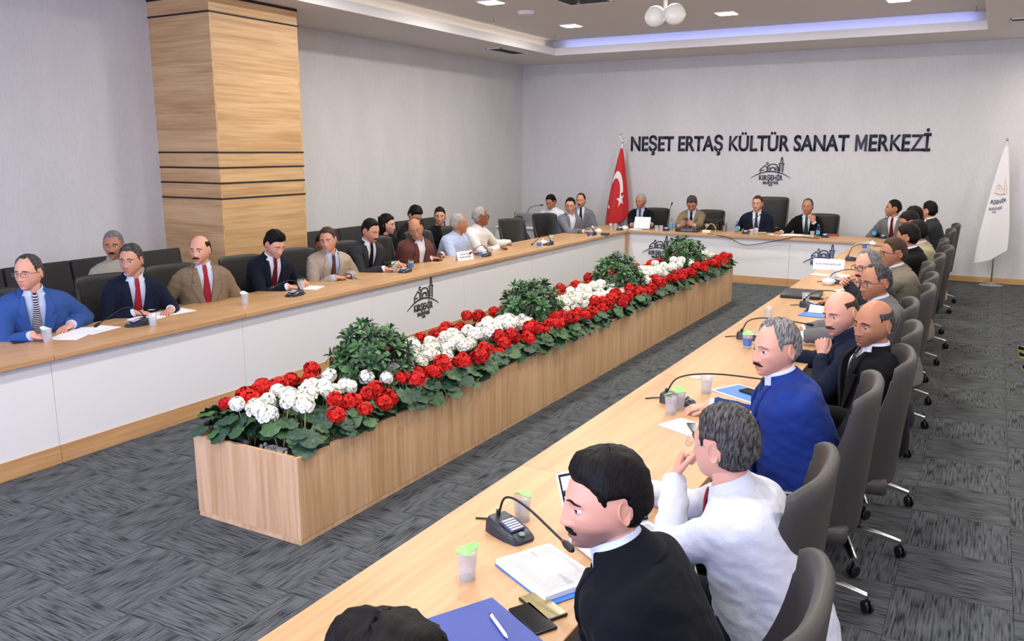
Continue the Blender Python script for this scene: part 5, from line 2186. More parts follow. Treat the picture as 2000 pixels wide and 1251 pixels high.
# back desk
person('grey haired man in black suit reading papers into the microphone', Y(1246.7, 393.7, .72), -98, pitch=-3, body=-84, lean=.14, bw=1.04, skin='tan', hair=('full', 'silver'), thick=.012, jacket=BLACKJ, shirt='#bccbe6', tie=BLUETIE, glasses=(GS, .001), brow='grey', hands=[dict(p=Y(1272, 441, .32), fd=(-.9, -.1, .3), bn=(0, -.9, .3), curl=.7), dict(p=Y(1234, 441, .32), fd=(.9, -.1, .3), bn=(0, -.9, .3), curl=.7)])
person('grey haired man in tan jacket looking at his phone', Y(1349.7, 402.7, .68), -82, pitch=-28, body=-84, lean=.16, skin='tan', hair=('low', 'salt'), thick=.018, quiff=.008, jacket=TAN, shirt='#cdd6ea', tie=BLKTIE, lids=0, hands=[dict(p=Y(1354, 441, .34), fd=(-.75, -.2, .5), bn=(.2, -.9, .1), curl=.7), dict(p=Y(1327, 442, .34), fd=(.75, -.2, .5), bn=(-.2, -.9, .1), curl=.7)], stubble=.2)
person('brown haired man in midnight blue suit in the tall chair', Y(1476.6, 398, .74), -92, body=-84, lean=.16, bw=1.08, skin='medium', hair=('full', 'brown'), thick=.010, jacket=MIDN, shirt='#e6e8ee', tie=BLUETIE, brow='darkbrown', hands=[hd(1474, 448, curl=.35, fd=(-.9, -.4, -.1)), hd(1441, 446, curl=.5, fd=(-.2, -.9, -.1))])
person('man in black suit with glasses holding his chin and a pen', Y(1575.4, 404, .72), -90, body=-86, lean=.18, skin='tan', hair=('recede', 'salt'), thick=.008, jacket=BLACKJ, shirt='#dfe3ec', tie=GREENTIE, glasses=(GS, .001), hands=[dict(p=Y(1589, 433, .52), fd=(-.45, .1, .9), bn=(.3, -.9, .1), curl=.9, pole=(.5, -.3, -1)), hd(1526, 453, curl=.8, fd=(-.9, -.3, -.05))])
person('man in grey suit with dark red tie at the right end of the back desk', Y(1733, 406.4, .72), 196, body=-104, lean=.14, skin='tan', hair=('full', 'black'), thick=.010, jacket=MGREY, shirt='#e4e6ec', tie=DREDTIE, hands=[hd(1744, 452, curl=.8, fd=(-.9, -.2, .1)), hd(1724, 456, curl=.5, fd=(.8, -.3, .1))], stubble=.3)


# right row
def rh(y, dx=0.0, a=.14):
    return [dict(p=(4.12 + dx, y - a, .79), curl=.5), dict(p=(4.12 + dx, y + a, .79), curl=.5)]


person('bearded man in dark suit speaking into the nearest microphone', Z(1120, 984, 1.19), 221, pitch=-5, body=188, lean=.22, skin='fair', hair=('low', 'black'), thick=.016, quiff=.010, jacket=fabric('suit_ink', '#0f1218'), shirt='#cfdaf0', tie=None, moustache='black', stubble=.95, hands=[dict(p=(4.47, -11.74, .67), curl=.4), dict(p=(4.37, -10.92, .80), fd=(-.6, .7, -.12), curl=.4)], gaze=16)
person('man in white shirt with salt-and-pepper hair propping his chin on his fist', Z(1405, 868, 1.15) + Vector((-.07, .06, -.01)), 158, pitch=-4, body=186, lean=.18, bw=1.08, belly=.03, skin='fair', hair=('full', 'salt'), thick=.014, outfit='shirt', shirt='#cdd0da', tie=fabric('tie_wine', '#7c1622', None, None, 500, .5, .1), glasses=(GS, .0012), brow='salt',
       hands=[dict(p=at(1318, 930, x=4.36), fd=(.20, .30, .95), bn=(-.9, -.2, .1), curl=1.5, thumb=1.0, pole=(-.5, -.3, -1)), dict(p=(4.13, -10.28, .79), curl=.5)])
person('moustached grey haired man in royal blue suit', Z(1484, 683, 1.19), 229, pitch=-3, body=196, lean=.16, bw=1.14, belly=.05, skin='fair', hair=('recede', 'grey'), thick=.014, jacket=ROYAL, shirt='#dfe6f4', tie=BLUETIE, moustache='darkbrown', brow='grey', trouser='#24397c', hands=[dict(p=at(1482, 812, z=.79), curl=.5), dict(p=(4.08, -9.1, .79), curl=.5)], gaze=8, P=dict(jaw=.6))
person('bald man in black suit with dotted tie leaning back', Z(1682, 636, 1.155), 233, pitch=-4, roll=-4, body=206, lean=.02, bw=1.08, skin='tan', hair=('bald', 'salt'), thick=.005, jacket=BLACKJ, shirt='#e4e6ec', tie=DOTTIE, lids=2, stubble=.45, P=dict(wide=1.02))
person('bald man in navy suit with fist at his chin', Z(1621, 618, 1.125), 236, pitch=-10, roll=5, body=190, lean=.22, skin='fair', hair=('bald', 'brown'), thick=.003, outfit='jacket', jacket=NAVY, shirt='#20273a', moustache='brown', stubble=.3, lids=12, brow='brown',
       hands=[dict(chin=(-.02, .115, -.225), curl=1.5, thumb=.9, pole=(-.4, -.6, -1)), dict(p=(4.1, -7.75, .79), curl=.5)], P=dict(wide=1.02))
person('grey haired man in grey suit with thin rimmed glasses', Z(1689, 553, 1.17), 224, pitch=-6, body=192, lean=.14, bw=1.06, skin='tan', hair=('recede', 'salt'), thick=.008, jacket=MGREY, shirt='#e0e4ec', tie=BLKTIE, glasses=(GBR, .0014), brow='black', hands=rh(-7.15), stubble=.2)
person('grey haired man with black framed glasses and black moustache', Z(1678, 522, 1.17), 232, pitch=-6, body=192, lean=.2, bw=1.04, skin='fair', hair=('recede', 'grey'), thick=.008, jacket=CHAR, shirt='#e0e4ec', tie=BLUETIE, glasses=(GB, .0021), moustache='black', brow='grey', hands=[dict(p=at(1680, 562, x=4.27), fd=(-.2, .9, .25), bn=(-.8, 0, .5), curl=1.0), dict(p=at(1652, 550, x=4.22), fd=(-.2, -.9, .25), bn=(-.8, 0, .5), curl=1.0)])
person('man in taupe suit with brown glasses', Z(1725, 494.5, 1.2), 211, pitch=-4, body=190, lean=.16, bw=1.08, skin='tan', hair=('full', 'brown'), thick=.010, jacket=TAUPE, shirt='#e4e6ec', tie=BLUETIE, glasses=(GBR, .0018), hands=rh(-5.5))
person('black haired man in black suit beyond the man in taupe suit', Z(1766, 463, 1.2) + Vector((-.05, 0, 0)), 166, pitch=-6, body=186, lean=.14, skin='tan', hair=('low', 'black'), thick=.018, jacket=BLACKJ, shirt='#e4e6ec', tie=BLKTIE, hands=rh(-4.0))
person('dark haired man in beige jacket', Z(1784, 455, 1.19) + Vector((-.05, 0, 0)), 170, pitch=-8, body=186, lean=.14, skin='tan', hair=('full', 'black'), thick=.012, outfit='jacket', jacket=CREAMJ, shirt='#d9dbe0', hands=rh(-3.25))
person('black haired man in dark jacket bending over the right desks', Z(1772, 437, 1.2) + Vector((-.06, 0, 0)), 196, pitch=-16, body=186, lean=.16, skin='tan', hair=('low', 'darkbrown'), thick=.016, jacket=DNAVY, shirt='#e4e6ec', tie=BLKTIE, hands=rh(-2.2))
person('young man with thick eyebrows in charcoal suit at the right desks', Z(1772, 423, 1.2), 212, body=190, lean=.12, skin='fair', hair=('low', 'black'), thick=.018, quiff=.01, jacket=CHAR, shirt='#e8eaf0', tie=BLKTIE, hands=rh(-.95))
person('man in charcoal suit turning his back next to the back desk', Z(1809, 409.5, 1.22) + Vector((-.03, -.1, 0)), 152, body=180, lean=.12, skin='medium', hair=('full', 'black'), thick=.014, jacket=CHAR, shirt='#e8eaf0', tie=BLKTIE, hands=rh(.2, 0, .1))
person('person with curly black hair bending low at the open end of the right desks', Vector((4.275, -12.085, 1.07)), 192, pitch=-12, body=184, lean=.2, skin='medium', hair=('low', 'black'), thick=.030, quiff=.022, jacket=BLACKJ, shirt='#e4e6ec', tie=None, hands=rh(-12.2, 0, .16))

# ------------------------------------------------------------------ things on the desks
def mic(px, py, tip, label, zt=.75, reach=None, rot=None, plane=None):
    """gooseneck microphone; base centre at the pixel on the desk, tip = world offset of the microphone head"""
    b = at(px, py, z=zt)
    tip = Vector(tip)
    ang = math.atan2(tip.y, tip.x) if rot is None else R(rot)
    e = tag(empty('table_microphone', b, ang), label, 'microphone', 'gooseneck microphones on the desks')
    m = MB()
    prof = [(-.085, .034, .046), (-.07, .05, .052), (-.02, .056, .046), (.04, .054, .032), (.085, .044, .018), (.095, .03, .010)]
    rows = []
    for x, hw, h in prof:
        rows.append([(x, -hw, 0), (x, hw, 0), (x, hw * .94, h * .75), (x, hw * .72, h), (x, -hw * .72, h), (x, -hw * .94, h * .75)])
    m.loft(rows)
    m.build('base', plain('mic_base', '#23282f', 0.35), e, angle=35)
    M = Matrix.Translation((.02, 0, .0405)) @ Matrix.Rotation(R(13), 4, 'Y')
    k = MB().rbox(-.035, .035, -.034, .034, -.002, .003, .0015, M=M, seg=1).build('keypad', plain('mic_keypad', '#2c2a55', 0.35), e)
    for i in range(5):
        MB().rbox(-.031 + i * .0128, -.022 + i * .0128, -.026, .026, .003, .0055, .001, M=M, seg=1).build('button', plain('mic_button', '#b9bcc8', 0.4), k)
    MB().lathe([(.012, 0), (.011, .003)], 14, M=Matrix.Translation((.072, 0, .026)) @ Matrix.Rotation(R(13), 4, 'Y')).build('talk_button', plain('mic_talk', '#6b7f7a', 0.3), e)
    L3 = Matrix.Rotation(-ang, 3, 'Z') @ tip
    s = Vector((-.06, 0, .05))
    mid = Vector((s.x + (L3.x - s.x) * .12, L3.y * .1, max(L3.z, .1) * .8 + .03))
    mid2 = Vector((s.x + (L3.x - s.x) * .45, L3.y * .45, max(L3.z * 1.05, .13) + .02))
    if L3.z > .3:
        mid2 = Vector((s.x + (L3.x - s.x) * .55, L3.y * .5, L3.z * .72))
        mid = Vector((s.x + (L3.x - s.x) * .2, L3.y * .2, L3.z * .38))
    path = smooth_path([s, mid, mid2, L3], 6)
    MB().tube([(-.06, 0, .045), (-.06, 0, .07)], .008, 10).build('neck_socket', BLACK, e)
    MB().tube(path, .0042, 8).build('gooseneck', BLACKM, e)
    d = (path[-1] - path[-3]).normalized()
    mh = MB().tube([path[-1] - d * .005, path[-1] + d * .012, path[-1] + d * .04, path[-1] + d * .05], [.006, .012, .012, .007], 12).build('microphone_head', BLACKM, e)
    MB().tube([path[-1] - d * .006, path[-1] - d * .001], .0075, 12).build('light_ring', plain('mic_ring', '#a3201f', 0.3), mh)
    MB().tube(smooth_path([(-.08, .01, .012), (-.12, .02, .006), (-.15, .0, .004), (-.17, -.02, .004)], 4), .0035, 6).build('cable', BLACKM, e)
    return e


CUPS = []


def cup_proto(lid, label_strip):
    e = empty('water_cup')
    MB().lathe([(.024, .002), (.024, 0), (.026, 0), (.033, .088), (.0345, .09), (.0345, .093), (.032, .093), (.0305, .088), (.0235, .004)], 22, cap=True).build('cup', GLASS, e, angle=50)
    MB().lathe([(.0228, .0045), (.0285, .062), (.0285, .0625)], 20).build('water', WATER, e, angle=60)
    if label_strip:
        MB().lathe([(.0273, .018), (.0322, .068), (.0326, .068), (.0277, .018)], 20, cap=False).build('label', CUPLABEL, e)
    if lid:
        rnd = random.Random(lid)
        rows = []
        m = MB()
        pts = [(0, 0, .096)]
        for k in range(14):
            a = 2 * math.pi * k / 14
            r = .036 + .004 * math.sin(k * 2.3)
            up = .022 * max(0, math.cos(a - .6)) ** 2 + .002 * math.sin(k * 5)
            pts.append((r * math.cos(a), r * math.sin(a), .095 + up))
        m.add(pts, [(0, 1 + k, 1 + (k + 1) % 14) for k in range(14)])
        m.add([(x, y, z - .0012) for x, y, z in pts], [(0, 1 + (k + 1) % 14, 1 + k) for k in range(14)])
        m.build('foil_lid', FOILG if lid == 2 else FOIL, e, smooth=False)
    return e


CUPP = {k: cup_proto(*k) for k in ((0, True), (1, False), (2, False), (2, True), (0, False))}
cup_used = set()


def cup(px, py, kind, label, zt=.75, rz=None):
    p = CUPP[kind]
    if kind in cup_used:
        p = copy_tree(p)
    cup_used.add(kind)
    b = at(px, py, z=zt)
    p.location = b
    p.rotation_euler = (0, 0, random.uniform(0, 6) if rz is None else rz)
    tag(p, label, 'cup', 'plastic water cups on the desks')
    return p


def sheet(px, py, w, l, rot, label, n=1, mat=PAPER, name='paper_sheet', cat='paper', printed=False, th=None, group=None, zt=.75):
    b = at(px, py, z=zt)
    th = th or .0006 * n + .0012
    e = MB().rbox(-w / 2, w / 2, -l / 2, l / 2, 0, th, min(.0004, th * .3), seg=1).build(name, mat, loc=(b.x, b.y, zt + .0005), smooth=False)
    e.rotation_euler = (0, 0, R(rot))
    tag(e, label, cat, group)
    if printed:
        for k in range(7):
            y0 = l * .36 - k * l * .11
            MB().box(-w * .38, w * (.38 if k % 3 else .1), y0 - .006, y0, th, th + .0003).build('printed_line', PAPERTXT, e, smooth=False)
    return e


def phone(px, py, rot, label, mat=PHONE, screen=None, zt=.75):
    b = at(px, py, z=zt)
    e = tag(empty('mobile_phone', (b.x, b.y, zt + .0005), R(rot)), label, 'phone')
    MB().rbox(-.037, .037, -.076, .076, 0, .009, .004, seg=2).build('case', BLACK, e)
    MB().rbox(-.034, .034, -.072, .072, .0085, .0098, .0004, seg=1).build('screen', screen or mat, e, smooth=False)
    return e


def pen(px, py, rot, label, mat, zt=.75, lift=.006):
    b = at(px, py, z=zt)
    e = tag(empty('pen', (b.x, b.y, zt + lift), R(rot)), label, 'pen')
    MB().tube([(-.06, 0, 0), (.045, 0, 0), (.062, 0, 0)], [.005, .005, .0015], 10).build('barrel', mat, e)
    MB().tube([(-.07, 0, 0), (-.058, 0, 0)], [.0035, .004], 8).build('push_button', BLACK, e)
    MB().box(-.058, -.02, -.0015, .0015, .005, .0075).build('clip', SILVER, e, smooth=False)
    return e


def bowl(px, py, label, zt=.75, s=1.0):
    b = at(px, py, z=zt)
    e = tag(empty('sugar_bowl', b), label, 'bowl', 'white porcelain sugar bowls')
    MB().lathe([(.03 * s, 0), (.034 * s, .004), (.052 * s, .025), (.055 * s, .045), (.052 * s, .05), (.02 * s, .05)], 24).build('bowl', PORC, e)
    MB().lathe([(.05 * s, .051), (.042 * s, .062), (.015 * s, .07), (.006 * s, .072), (.008 * s, .082), (.004 * s, .086)], 20).build('lid', PORC, e)


def bottle(px, py, label, zt=.75):
    b = at(px, py, z=zt)
    e = tag(empty('water_bottle', b), label, 'bottle', 'small water bottles')
    MB().lathe([(.028, 0), (.031, .006), (.031, .11), (.026, .14), (.014, .165), (.013, .178)], 20).build('body', WATER, e)
    MB().lathe([(.0316, .045), (.0316, .1), (.0313, .1), (.0313, .045)], 20, cap=False).build('label', plain('bottle_label', '#4aa0d0', 0.4, vary=0.4, bscale=60), e)
    MB().lathe([(.0145, .176), (.0145, .192), (.011, .194)], 14).build('cap', plain('bottle_cap', '#3f74d6', 0.4), e)


def tent_card(px, py, rot, w, h, lines, label):
    b = at(px, py, z=.75)
    e = tag(empty('name_card', b, R(rot)), label, 'name card')
    m = MB()
    m.add([(-w / 2, -.03, 0), (w / 2, -.03, 0), (w / 2, 0, h), (-w / 2, 0, h), (-w / 2, .03, 0), (w / 2, .03, 0), (w / 2, 0, h - .003), (-w / 2, 0, h - .003), (-w / 2, -.027, 0), (w / 2, -.027, 0), (-w / 2, .027, 0), (w / 2, .027, 0)],
          [(0, 1, 2, 3), (3, 2, 5, 4), (8, 7, 6, 9), (7, 10, 11, 6), (0, 3, 7, 8), (3, 4, 10, 7), (1, 9, 6, 2), (2, 6, 11, 5)])
    m.build('card', PAPER, e, smooth=False)
    INK = plain('card_ink', '#3a3a44', 0.6)
    n = len(lines)
    tilt = math.atan2(.03, h)
    for k, (t, ww) in enumerate(lines):
        zc = h * (.62 - .34 * k) if n > 1 else h * .45
        o = text_line(t, -w * ww / 2, w * ww / 2, zc, zc + h * .18, .0004, INK, 0, e, 'printed_text')
        o.location = (0, -.0315, 0)
        o.rotation_euler = (-tilt, 0, 0)
    return e


C0, CL, CF, CG, CGL = (0, False), (0, True), (1, False), (2, False), (2, True)
# left desks
phone(33, 667, 70, 'black phone lying by the man in bright blue suit')
cup(93, 668, CF, 'water cup with foil lid before the man in bright blue suit')
sheet(150, 651, .21, .42, 30, 'white papers under the hands of the man in bright blue suit', 3)
sheet(188, 644, .2, .29, 12, 'white paper sheet beside the cup of the man in bright blue suit', 1)
pen(110, 642, 20, 'yellow highlighter pen held by the man in bright blue suit', plain('pen_yellow', '#c9d23a', 0.4), lift=.04)
mic(270, 635, (-.02, -.30, .07), 'gooseneck microphone before the man in navy suit with red tie')
cup(299, 636, C0, 'clear water cup beside the microphone of the man in navy suit')
e = sheet(292, 620, .2, .28, 15, 'open white notebook under the hands of the man in navy suit', 10, name='notebook', cat='notebook')
sheet(340, 609, .21, .29, -5, 'loose paper sheet beside the open white notebook', 1)
pen(288, 612, 50, 'silver pen held by the man in navy suit with red tie', SILVER, lift=.03)
cup(479, 594, CF, 'water cup between the tweed jacket man and the young man writing')
mic(576, 577, (.02, -.28, .12), 'gooseneck microphone before the young man writing')
cup(588, 566, CG, 'water cup with green lid before the young man writing')
sheet(612, 562, .15, .21, 20, 'small notepad under the hand of the young man writing', 6, name='notepad', cat='notepad')
pen(578, 549, 60, 'dark blue pen in the hand of the young man writing', plain('pen_blue', '#22305e', 0.4), lift=.045)
phone(685, 543, 70, 'black phone before the man in beige suit')
pen(700, 546, 15, 'clear pen lying beside the phone of the man in beige suit', SILVER)
cup(771, 531, CG, 'water cup with green lid before the man in charcoal suit')
mic(791, 531, (.04, -.30, .11), 'gooseneck microphone before the man in charcoal suit')
cup(803, 525, CGL, 'water cup with blue label before the man in charcoal suit')
phone(857, 509, 20, 'black phone before the man in brown jacket')
tent_card(907, 507, 78, .27, .105, [('BELEDİYE', .55), ('BAŞKANLARI', .72)], 'white folded name card reading BELEDİYE BAŞKANLARI')
cup(937, 502, CL, 'labelled water cup left of the microphone of the man in light blue shirt')
mic(948, 500, (.02, -.36, .09), 'gooseneck microphone before the man in light blue shirt')
cup(957, 495, C0, 'clear water cup behind the microphone of the man in light blue shirt')
cup(1053, 483, CL, 'labelled water cup before the empty chairs')
bowl(1061, 478, 'white sugar bowl before the empty chairs')
mic(1071, 478, (-.02, -.42, .06), 'gooseneck microphone before the empty chairs')
cup(1077, 471, C0, 'clear water cup behind the microphone before the empty chairs')
mic(1156, 459, (-.02, -.42, .09), 'gooseneck microphone before the man in grey check jacket')
cup(1154, 461, CL, 'water cup with blue label before the man in grey check jacket')
bowl(1169, 455, 'white sugar bowl before the man in grey check jacket')
tag(MB().rbox(-.06, .06, -.045, .045, 0, .035, .006).build('control_box', GREYPL, loc=at(1182, 459, z=.75)), 'small grey control box before the man in grey check jacket', 'box')
# back desk
cup(1193, 447, C0, 'left clear cup of the pair in front of the red flag', rz=0)
cup(1202, 447, C0, 'right clear cup of the pair in front of the red flag', rz=0)
mic(1211, 449, (.20, .02, .33), 'gooseneck microphone with red light before the man reading papers', rot=-80)
bowl(1220, 449, 'white sugar bowl before the man reading papers')
p = at(1253, 441, y=.26)
pe = tag(empty('paper_document', (p.x, .26, .765), 0), 'white printed papers held up by the man in black suit', 'paper')
Mp = Matrix.Rotation(R(-18), 4, 'X')
MB().box(-.14, .14, -.002, .002, 0, .2, M=Mp).build('sheets', PAPER, pe, smooth=False)
for k in range(3):
    MB().box(-.06, .08, -.0028, -.002, .13 - k * .018, .134 - k * .018, M=Mp).build('printed_line', PAPERTXT, pe, smooth=False)
sheet(1243, 447, .21, .29, 12, 'white sheet lying below the papers of the man reading', 2)
cup(1282, 451, C0, 'left clear cup of the pair beside the upright microphone', rz=0)
cup(1291, 451, C0, 'right clear cup of the pair beside the upright microphone', rz=0)
mic(1301, 450, (.06, .04, .42), 'upright gooseneck microphone between the man reading and the man in tan jacket', rot=-70)
bottle(1311, 449, 'small water bottle before the man in tan jacket')
tb = at(1343, 452, z=.75)
ro = tag(empty('conference_unit', tb), 'flat dark electronic unit before the man in tan jacket', 'electronics')
MB().rbox(-.18, .18, -.1, .1, 0, .065, .008).build('case', plain('unit_case', '#2b2e33', 0.4), ro)
for k in range(7):
    MB().box(-.08 + k * .028, -.062 + k * .028, -.103, -.099, .018, .045).build('socket', plain('socket_grey', '#777a80', 0.4), ro, smooth=False)
ph = at(1338, 434, y=.36)
pm_ = tag(empty('mobile_phone', (ph.x, .33, .83)), 'black phone held by the man in tan jacket', 'phone')
Mp = Matrix.Rotation(R(-35), 4, 'X')
MB().rbox(-.037, .037, -.005, .005, 0, .15, .003, M=Mp).build('case', BLACK, pm_)
MB().box(-.034, .034, .0048, .0056, .004, .146, M=Mp).build('screen', PHONE, pm_, smooth=False)
tp = at(1393, 449, z=.75)
te = tag(empty('desk_telephone', tp + Vector((0, 0, .012))), 'black desk telephone with display beside the pen cup', 'telephone')
Mp = Matrix.Rotation(R(28), 4, 'X')
MB().rbox(-.15, .12, -.02, .08, .0, .15, .01, M=Mp).build('body', BLACK, te)
MB().box(-.13, -.06, -.022, -.02, .06, .12, M=Mp).build('display', plain('phone_display', '#b8bcc6', 0.3), te, smooth=False)
hs_ = MB().rbox(.125, .185, -.03, .05, .02, .19, .02, M=Mp).build('handset', BLACK, te)
MB().rbox(-.02, .1, -.024, -.018, .02, .12, .002, M=Mp, seg=1).build('keypad', GREYPL, te)
pc = at(1415, 452, z=.75)
pe = tag(empty('pen_cup', pc), 'grey mesh pen cup with pens on the back desk', 'pen cup')
MB().lathe([(.036, 0), (.04, .1), (.038, .1), (.034, .004)], 20).build('cup', plain('mesh_metal', '#84868a', 0.4, metal=0.6), pe)
for k in range(4):
    MB().tube([(.01 * math.cos(k * 1.6), .01 * math.sin(k * 1.6), .006), (.03 * math.cos(k * 1.6), .03 * math.sin(k * 1.6), .15)], .004, 7).build('pen', plain('pen_%d' % k, ('#22242a', '#8a8d92', '#3b3e48', '#15161a')[k], 0.4), pe)
cb = at(1380, 455, z=.75)
ce_ = tag(empty('cable_box', cb), 'cream socket box with looping yellow cable on the back desk', 'socket box')
MB().rbox(-.065, .065, -.03, .03, 0, .05, .006).build('case', plain('cream_plastic', '#d8d2b4', 0.5), ce_)
MB().tube(smooth_path([(-.03, .02, .05), (0, .05, .12), (.06, .06, .15), (.12, .06, .1), (.13, .07, .01)], 5), .005, 7).build('cable', plain('yellow_cable', '#d3c24a', 0.5), ce_)
bottle(1438, 455, 'small water bottle before the man in midnight blue suit')
mic(1456, 456, (.20, .04, .30), 'gooseneck microphone before the man in midnight blue suit', rot=-75)
cup(1468, 459, C0, 'left clear cup of the pair before the man in midnight blue suit', rz=0)
cup(1477, 457, C0, 'right clear cup of the pair before the man in midnight blue suit', rz=0)
sheet(1484, 453, .2, .2, 10, 'white paper under the hand of the man in midnight blue suit', 2)
sheet(1521, 458, .22, .3, 80, 'white paper the man holding his chin writes on', 2)
sheet(1549, 459, .3, .22, 0, 'stack of white papers beside the written sheet', 14)
pen(1516, 450, 80, 'white pen in the hand of the man holding his chin', plain('pen_white', '#dfe0e4', 0.4), lift=.05)
sheet(1577, 460, .2, .16, 5, 'white sheet beside the cups on the back desk', 2)
cup(1586, 463, C0, 'clear cup beside the bottle of the man holding his chin', rz=0)
bottle(1597, 463, 'small water bottle before the man holding his chin')
mic(1611, 463, (-.02, .06, .20), 'gooseneck microphone before the man holding his chin', rot=-80)
tag(MB().rbox(-.09, .09, -.065, .065, 0, .022, .003).build('notebook', plain('red_cover', '#a3262c', 0.5), loc=at(1626, 460, z=.75)), 'closed red notebook on the back desk', 'notebook')
MBc = MB().tube(smooth_path([at(1382, 456, z=.757), at(1420, 463, y=-.012), at(1455, 478, y=-.015), at(1500, 473, y=-.015), at(1541, 464.5, y=-.012), at(1556, 462, z=.755), at(1600, 466, z=.755)], 6), .006, 6)
tag(MBc.build('cable', BLACKM), 'black cable sagging over the edge of the back desk', 'cable')
# right desks
bottle(1707, 464, 'small water bottle before the man in grey suit and dark red tie')
mic(1724, 465, (.02, .05, .38), 'upright microphone before the man in grey suit and dark red tie', rot=-80)
bowl(1703, 481, 'white sugar bowl at the far end of the right desks')
cup(1694, 484, C0, 'clear cup beside the sugar bowl at the far end of the right desks')
cup(1688, 487, CL, 'labelled cup at the far end of the right desks')
mic(1666, 509, (.30, .18, .17), 'gooseneck microphone before the man in beige jacket', rot=10)
tent_card(1618, 526, 188 - 180 - 5, .33, .12, [('KAYMAKAMLAR', .8)], 'white folded name card reading KAYMAKAMLAR')
mic(1630, 553, (.42, -.02, .10), 'gooseneck microphone before the man with black framed glasses', rot=-10)
bowl(1618, 556, 'white sugar bowl before the man with black framed glasses', s=1.15)
cup(1628, 540, C0, 'clear cup beyond the microphone of the man with black framed glasses')
sheet(1612, 538, .2, .29, 70, 'booklet with printed cover beside the name card', 8, mat=PAPERTXT, name='booklet', cat='booklet')
sheet(1647, 539, .2, .28, 60, 'cream notepaper before the man with black framed glasses', 2)
phone(1656, 557, 80, 'black phone under the hand of the man with black framed glasses')
sheet(1668, 571, .3, .3, 70, 'stack of white papers before the man in grey suit with thin glasses', 12, printed=True)
fo = at(1566, 577, z=.75)
fe_ = tag(empty('leather_folder', (fo.x, fo.y, .75), R(5)), 'closed black leather folder with zip on the right desks', 'folder')
MB().rbox(-.17, .17, -.2, .2, 0, .035, .01).build('cover', plain('black_leather', '#161518', 0.4, bump=.2, bscale=200), fe_)
MB().tube([(-.172, -.18, .018), (-.172, .18, .018)], .004, 6).build('zip', SILVER, fe_)
mic(1583, 600, (.36, .08, .10), 'gooseneck microphone in front of the black leather folder', rot=-10)
cup(1573, 592, C0, 'clear cup between the black folder and its microphone')
for q, (px, py, s) in enumerate(((1607, 585, 'car key by the black leather folder'), (1609, 596, 'black lighter by the black leather folder'))):
    b = at(px, py, z=.75)
    tag(MB().rbox(-.025, .025, -.012, .012, 0, .013, .004).build('small_gadget', BLACK, loc=b), 'small black ' + s, 'gadget')
sheet(1602, 616, .22, .3, 85, 'blue-edged booklet with curled pages before the man with fist at his chin', 8, mat=LBLUE, name='booklet', cat='booklet')
b = at(1607, 608, z=.757)
m = MB()
rows = []
for k in range(9):
    f = k / 8
    rows.append([(-.1, -.1 + .2 * f, .004 + .05 * math.sin(f * math.pi) ** 2), (.1, -.1 + .2 * f, .004 + .03 * math.sin(f * math.pi) ** 2)])
m.loft(rows, cap=False, closed=False)
o = m.build('curled_page', PAPER, loc=(b.x, b.y, .756))
tag(o, 'curled white page on the blue-edged booklet', 'paper')
phone(1582, 607, 0, 'small black phone beside the blue-edged booklet')
cup(1500, 621, C0, 'tall clear cup beyond the man in royal blue suit')
sheet(1588, 655, .22, .3, 80, 'white papers before the man in royal blue suit', 4)
phone(1608, 651, 100, 'silver edged phone on the white papers', screen=plain('grey_screen', '#5d6166', 0.2), zt=.755)
mic(1464, 662, (.36, .10, .13), 'gooseneck microphone beyond the head of the man in royal blue suit', rot=0)
cup(1459, 679, CGL, 'labelled cup beside the microphone beyond the man in royal blue suit')
mic(1322, 786, (.44, .22, .13), 'gooseneck microphone before the blue booklet', rot=0)
cup(1310, 806, CG, 'water cup with green lid before the blue booklet')
cup(1326, 797, CG, 'second water cup behind the green lidded cup')
cup(1379, 766, C0, 'clear half full cup beyond the blue booklet')
b = at(1360, 737, z=.75)
tag(MB().lathe([(.03, .001), (.033, .002), (.03, .004)], 16).build('foil_lid', FOIL, loc=b), 'peeled foil lid lying on the right desk', 'lid')
bk = sheet(1455, 769, .22, .3, 62, 'blue printed booklet before the man in royal blue suit', 6, mat=PAPER, name='booklet', cat='booklet')
MB().box(-.1, .1, -.135, .135, .005, .0056).build('cover_print', LBLUE, bk, smooth=False)
phone(1472, 768, 62, 'black phone lying on the blue printed booklet', zt=.757)
nb = sheet(1342, 836, .16, .22, 66, 'white notebook before the man propping his chin', 12, name='notebook', cat='notebook')
phone(1362, 838, 30, 'small black phone on the white notebook', zt=.76)
# laptop
LA = R(56)
lp = at(1112, 1054, z=.76) + Vector((math.cos(LA), math.sin(LA), 0)) * .165 + Vector((math.sin(LA), -math.cos(LA), 0)) * .113
le = tag(empty('laptop', (lp.x, lp.y, .75), LA), 'open white laptop with lit screen on the right desk', 'laptop')
MB().rbox(-.165, .165, -.115, .115, 0, .014, .005).build('base', plain('laptop_white', '#d9dadd', 0.35), le)
kb = MB().box(-.145, .145, -.02, .09, .0142, .0152).build('keyboard', plain('key_grey', '#9fa1a6', 0.5), le, smooth=False)
Ms = Matrix.Translation((0, .113, .012)) @ Matrix.Rotation(R(-26), 4, 'X')
sc_o = MB().rbox(-.165, .165, -.004, .004, 0, .225, .003, M=Ms).build('screen_lid', plain('laptop_white', '#d9dadd', 0.35), le)
MB().box(-.16, .16, -.0052, -.0042, .006, .219, M=Ms).build('bezel', BLACK, sc_o, smooth=False)
MB().box(-.153, .153, -.0062, -.0053, .016, .21, M=Ms).build('display', emit_mat('screen_light', '#a9d6e8', 0.75), sc_o, smooth=False)
MB().box(-.153, .153, -.0068, -.0063, .188, .2, M=Ms).build('toolbar', emit_mat('screen_green', '#5d9a78', 0.5), sc_o, smooth=False)
mic(994, 1042, (.31, -.20, .13), 'gooseneck microphone before the bearded man in dark suit', rot=-22)
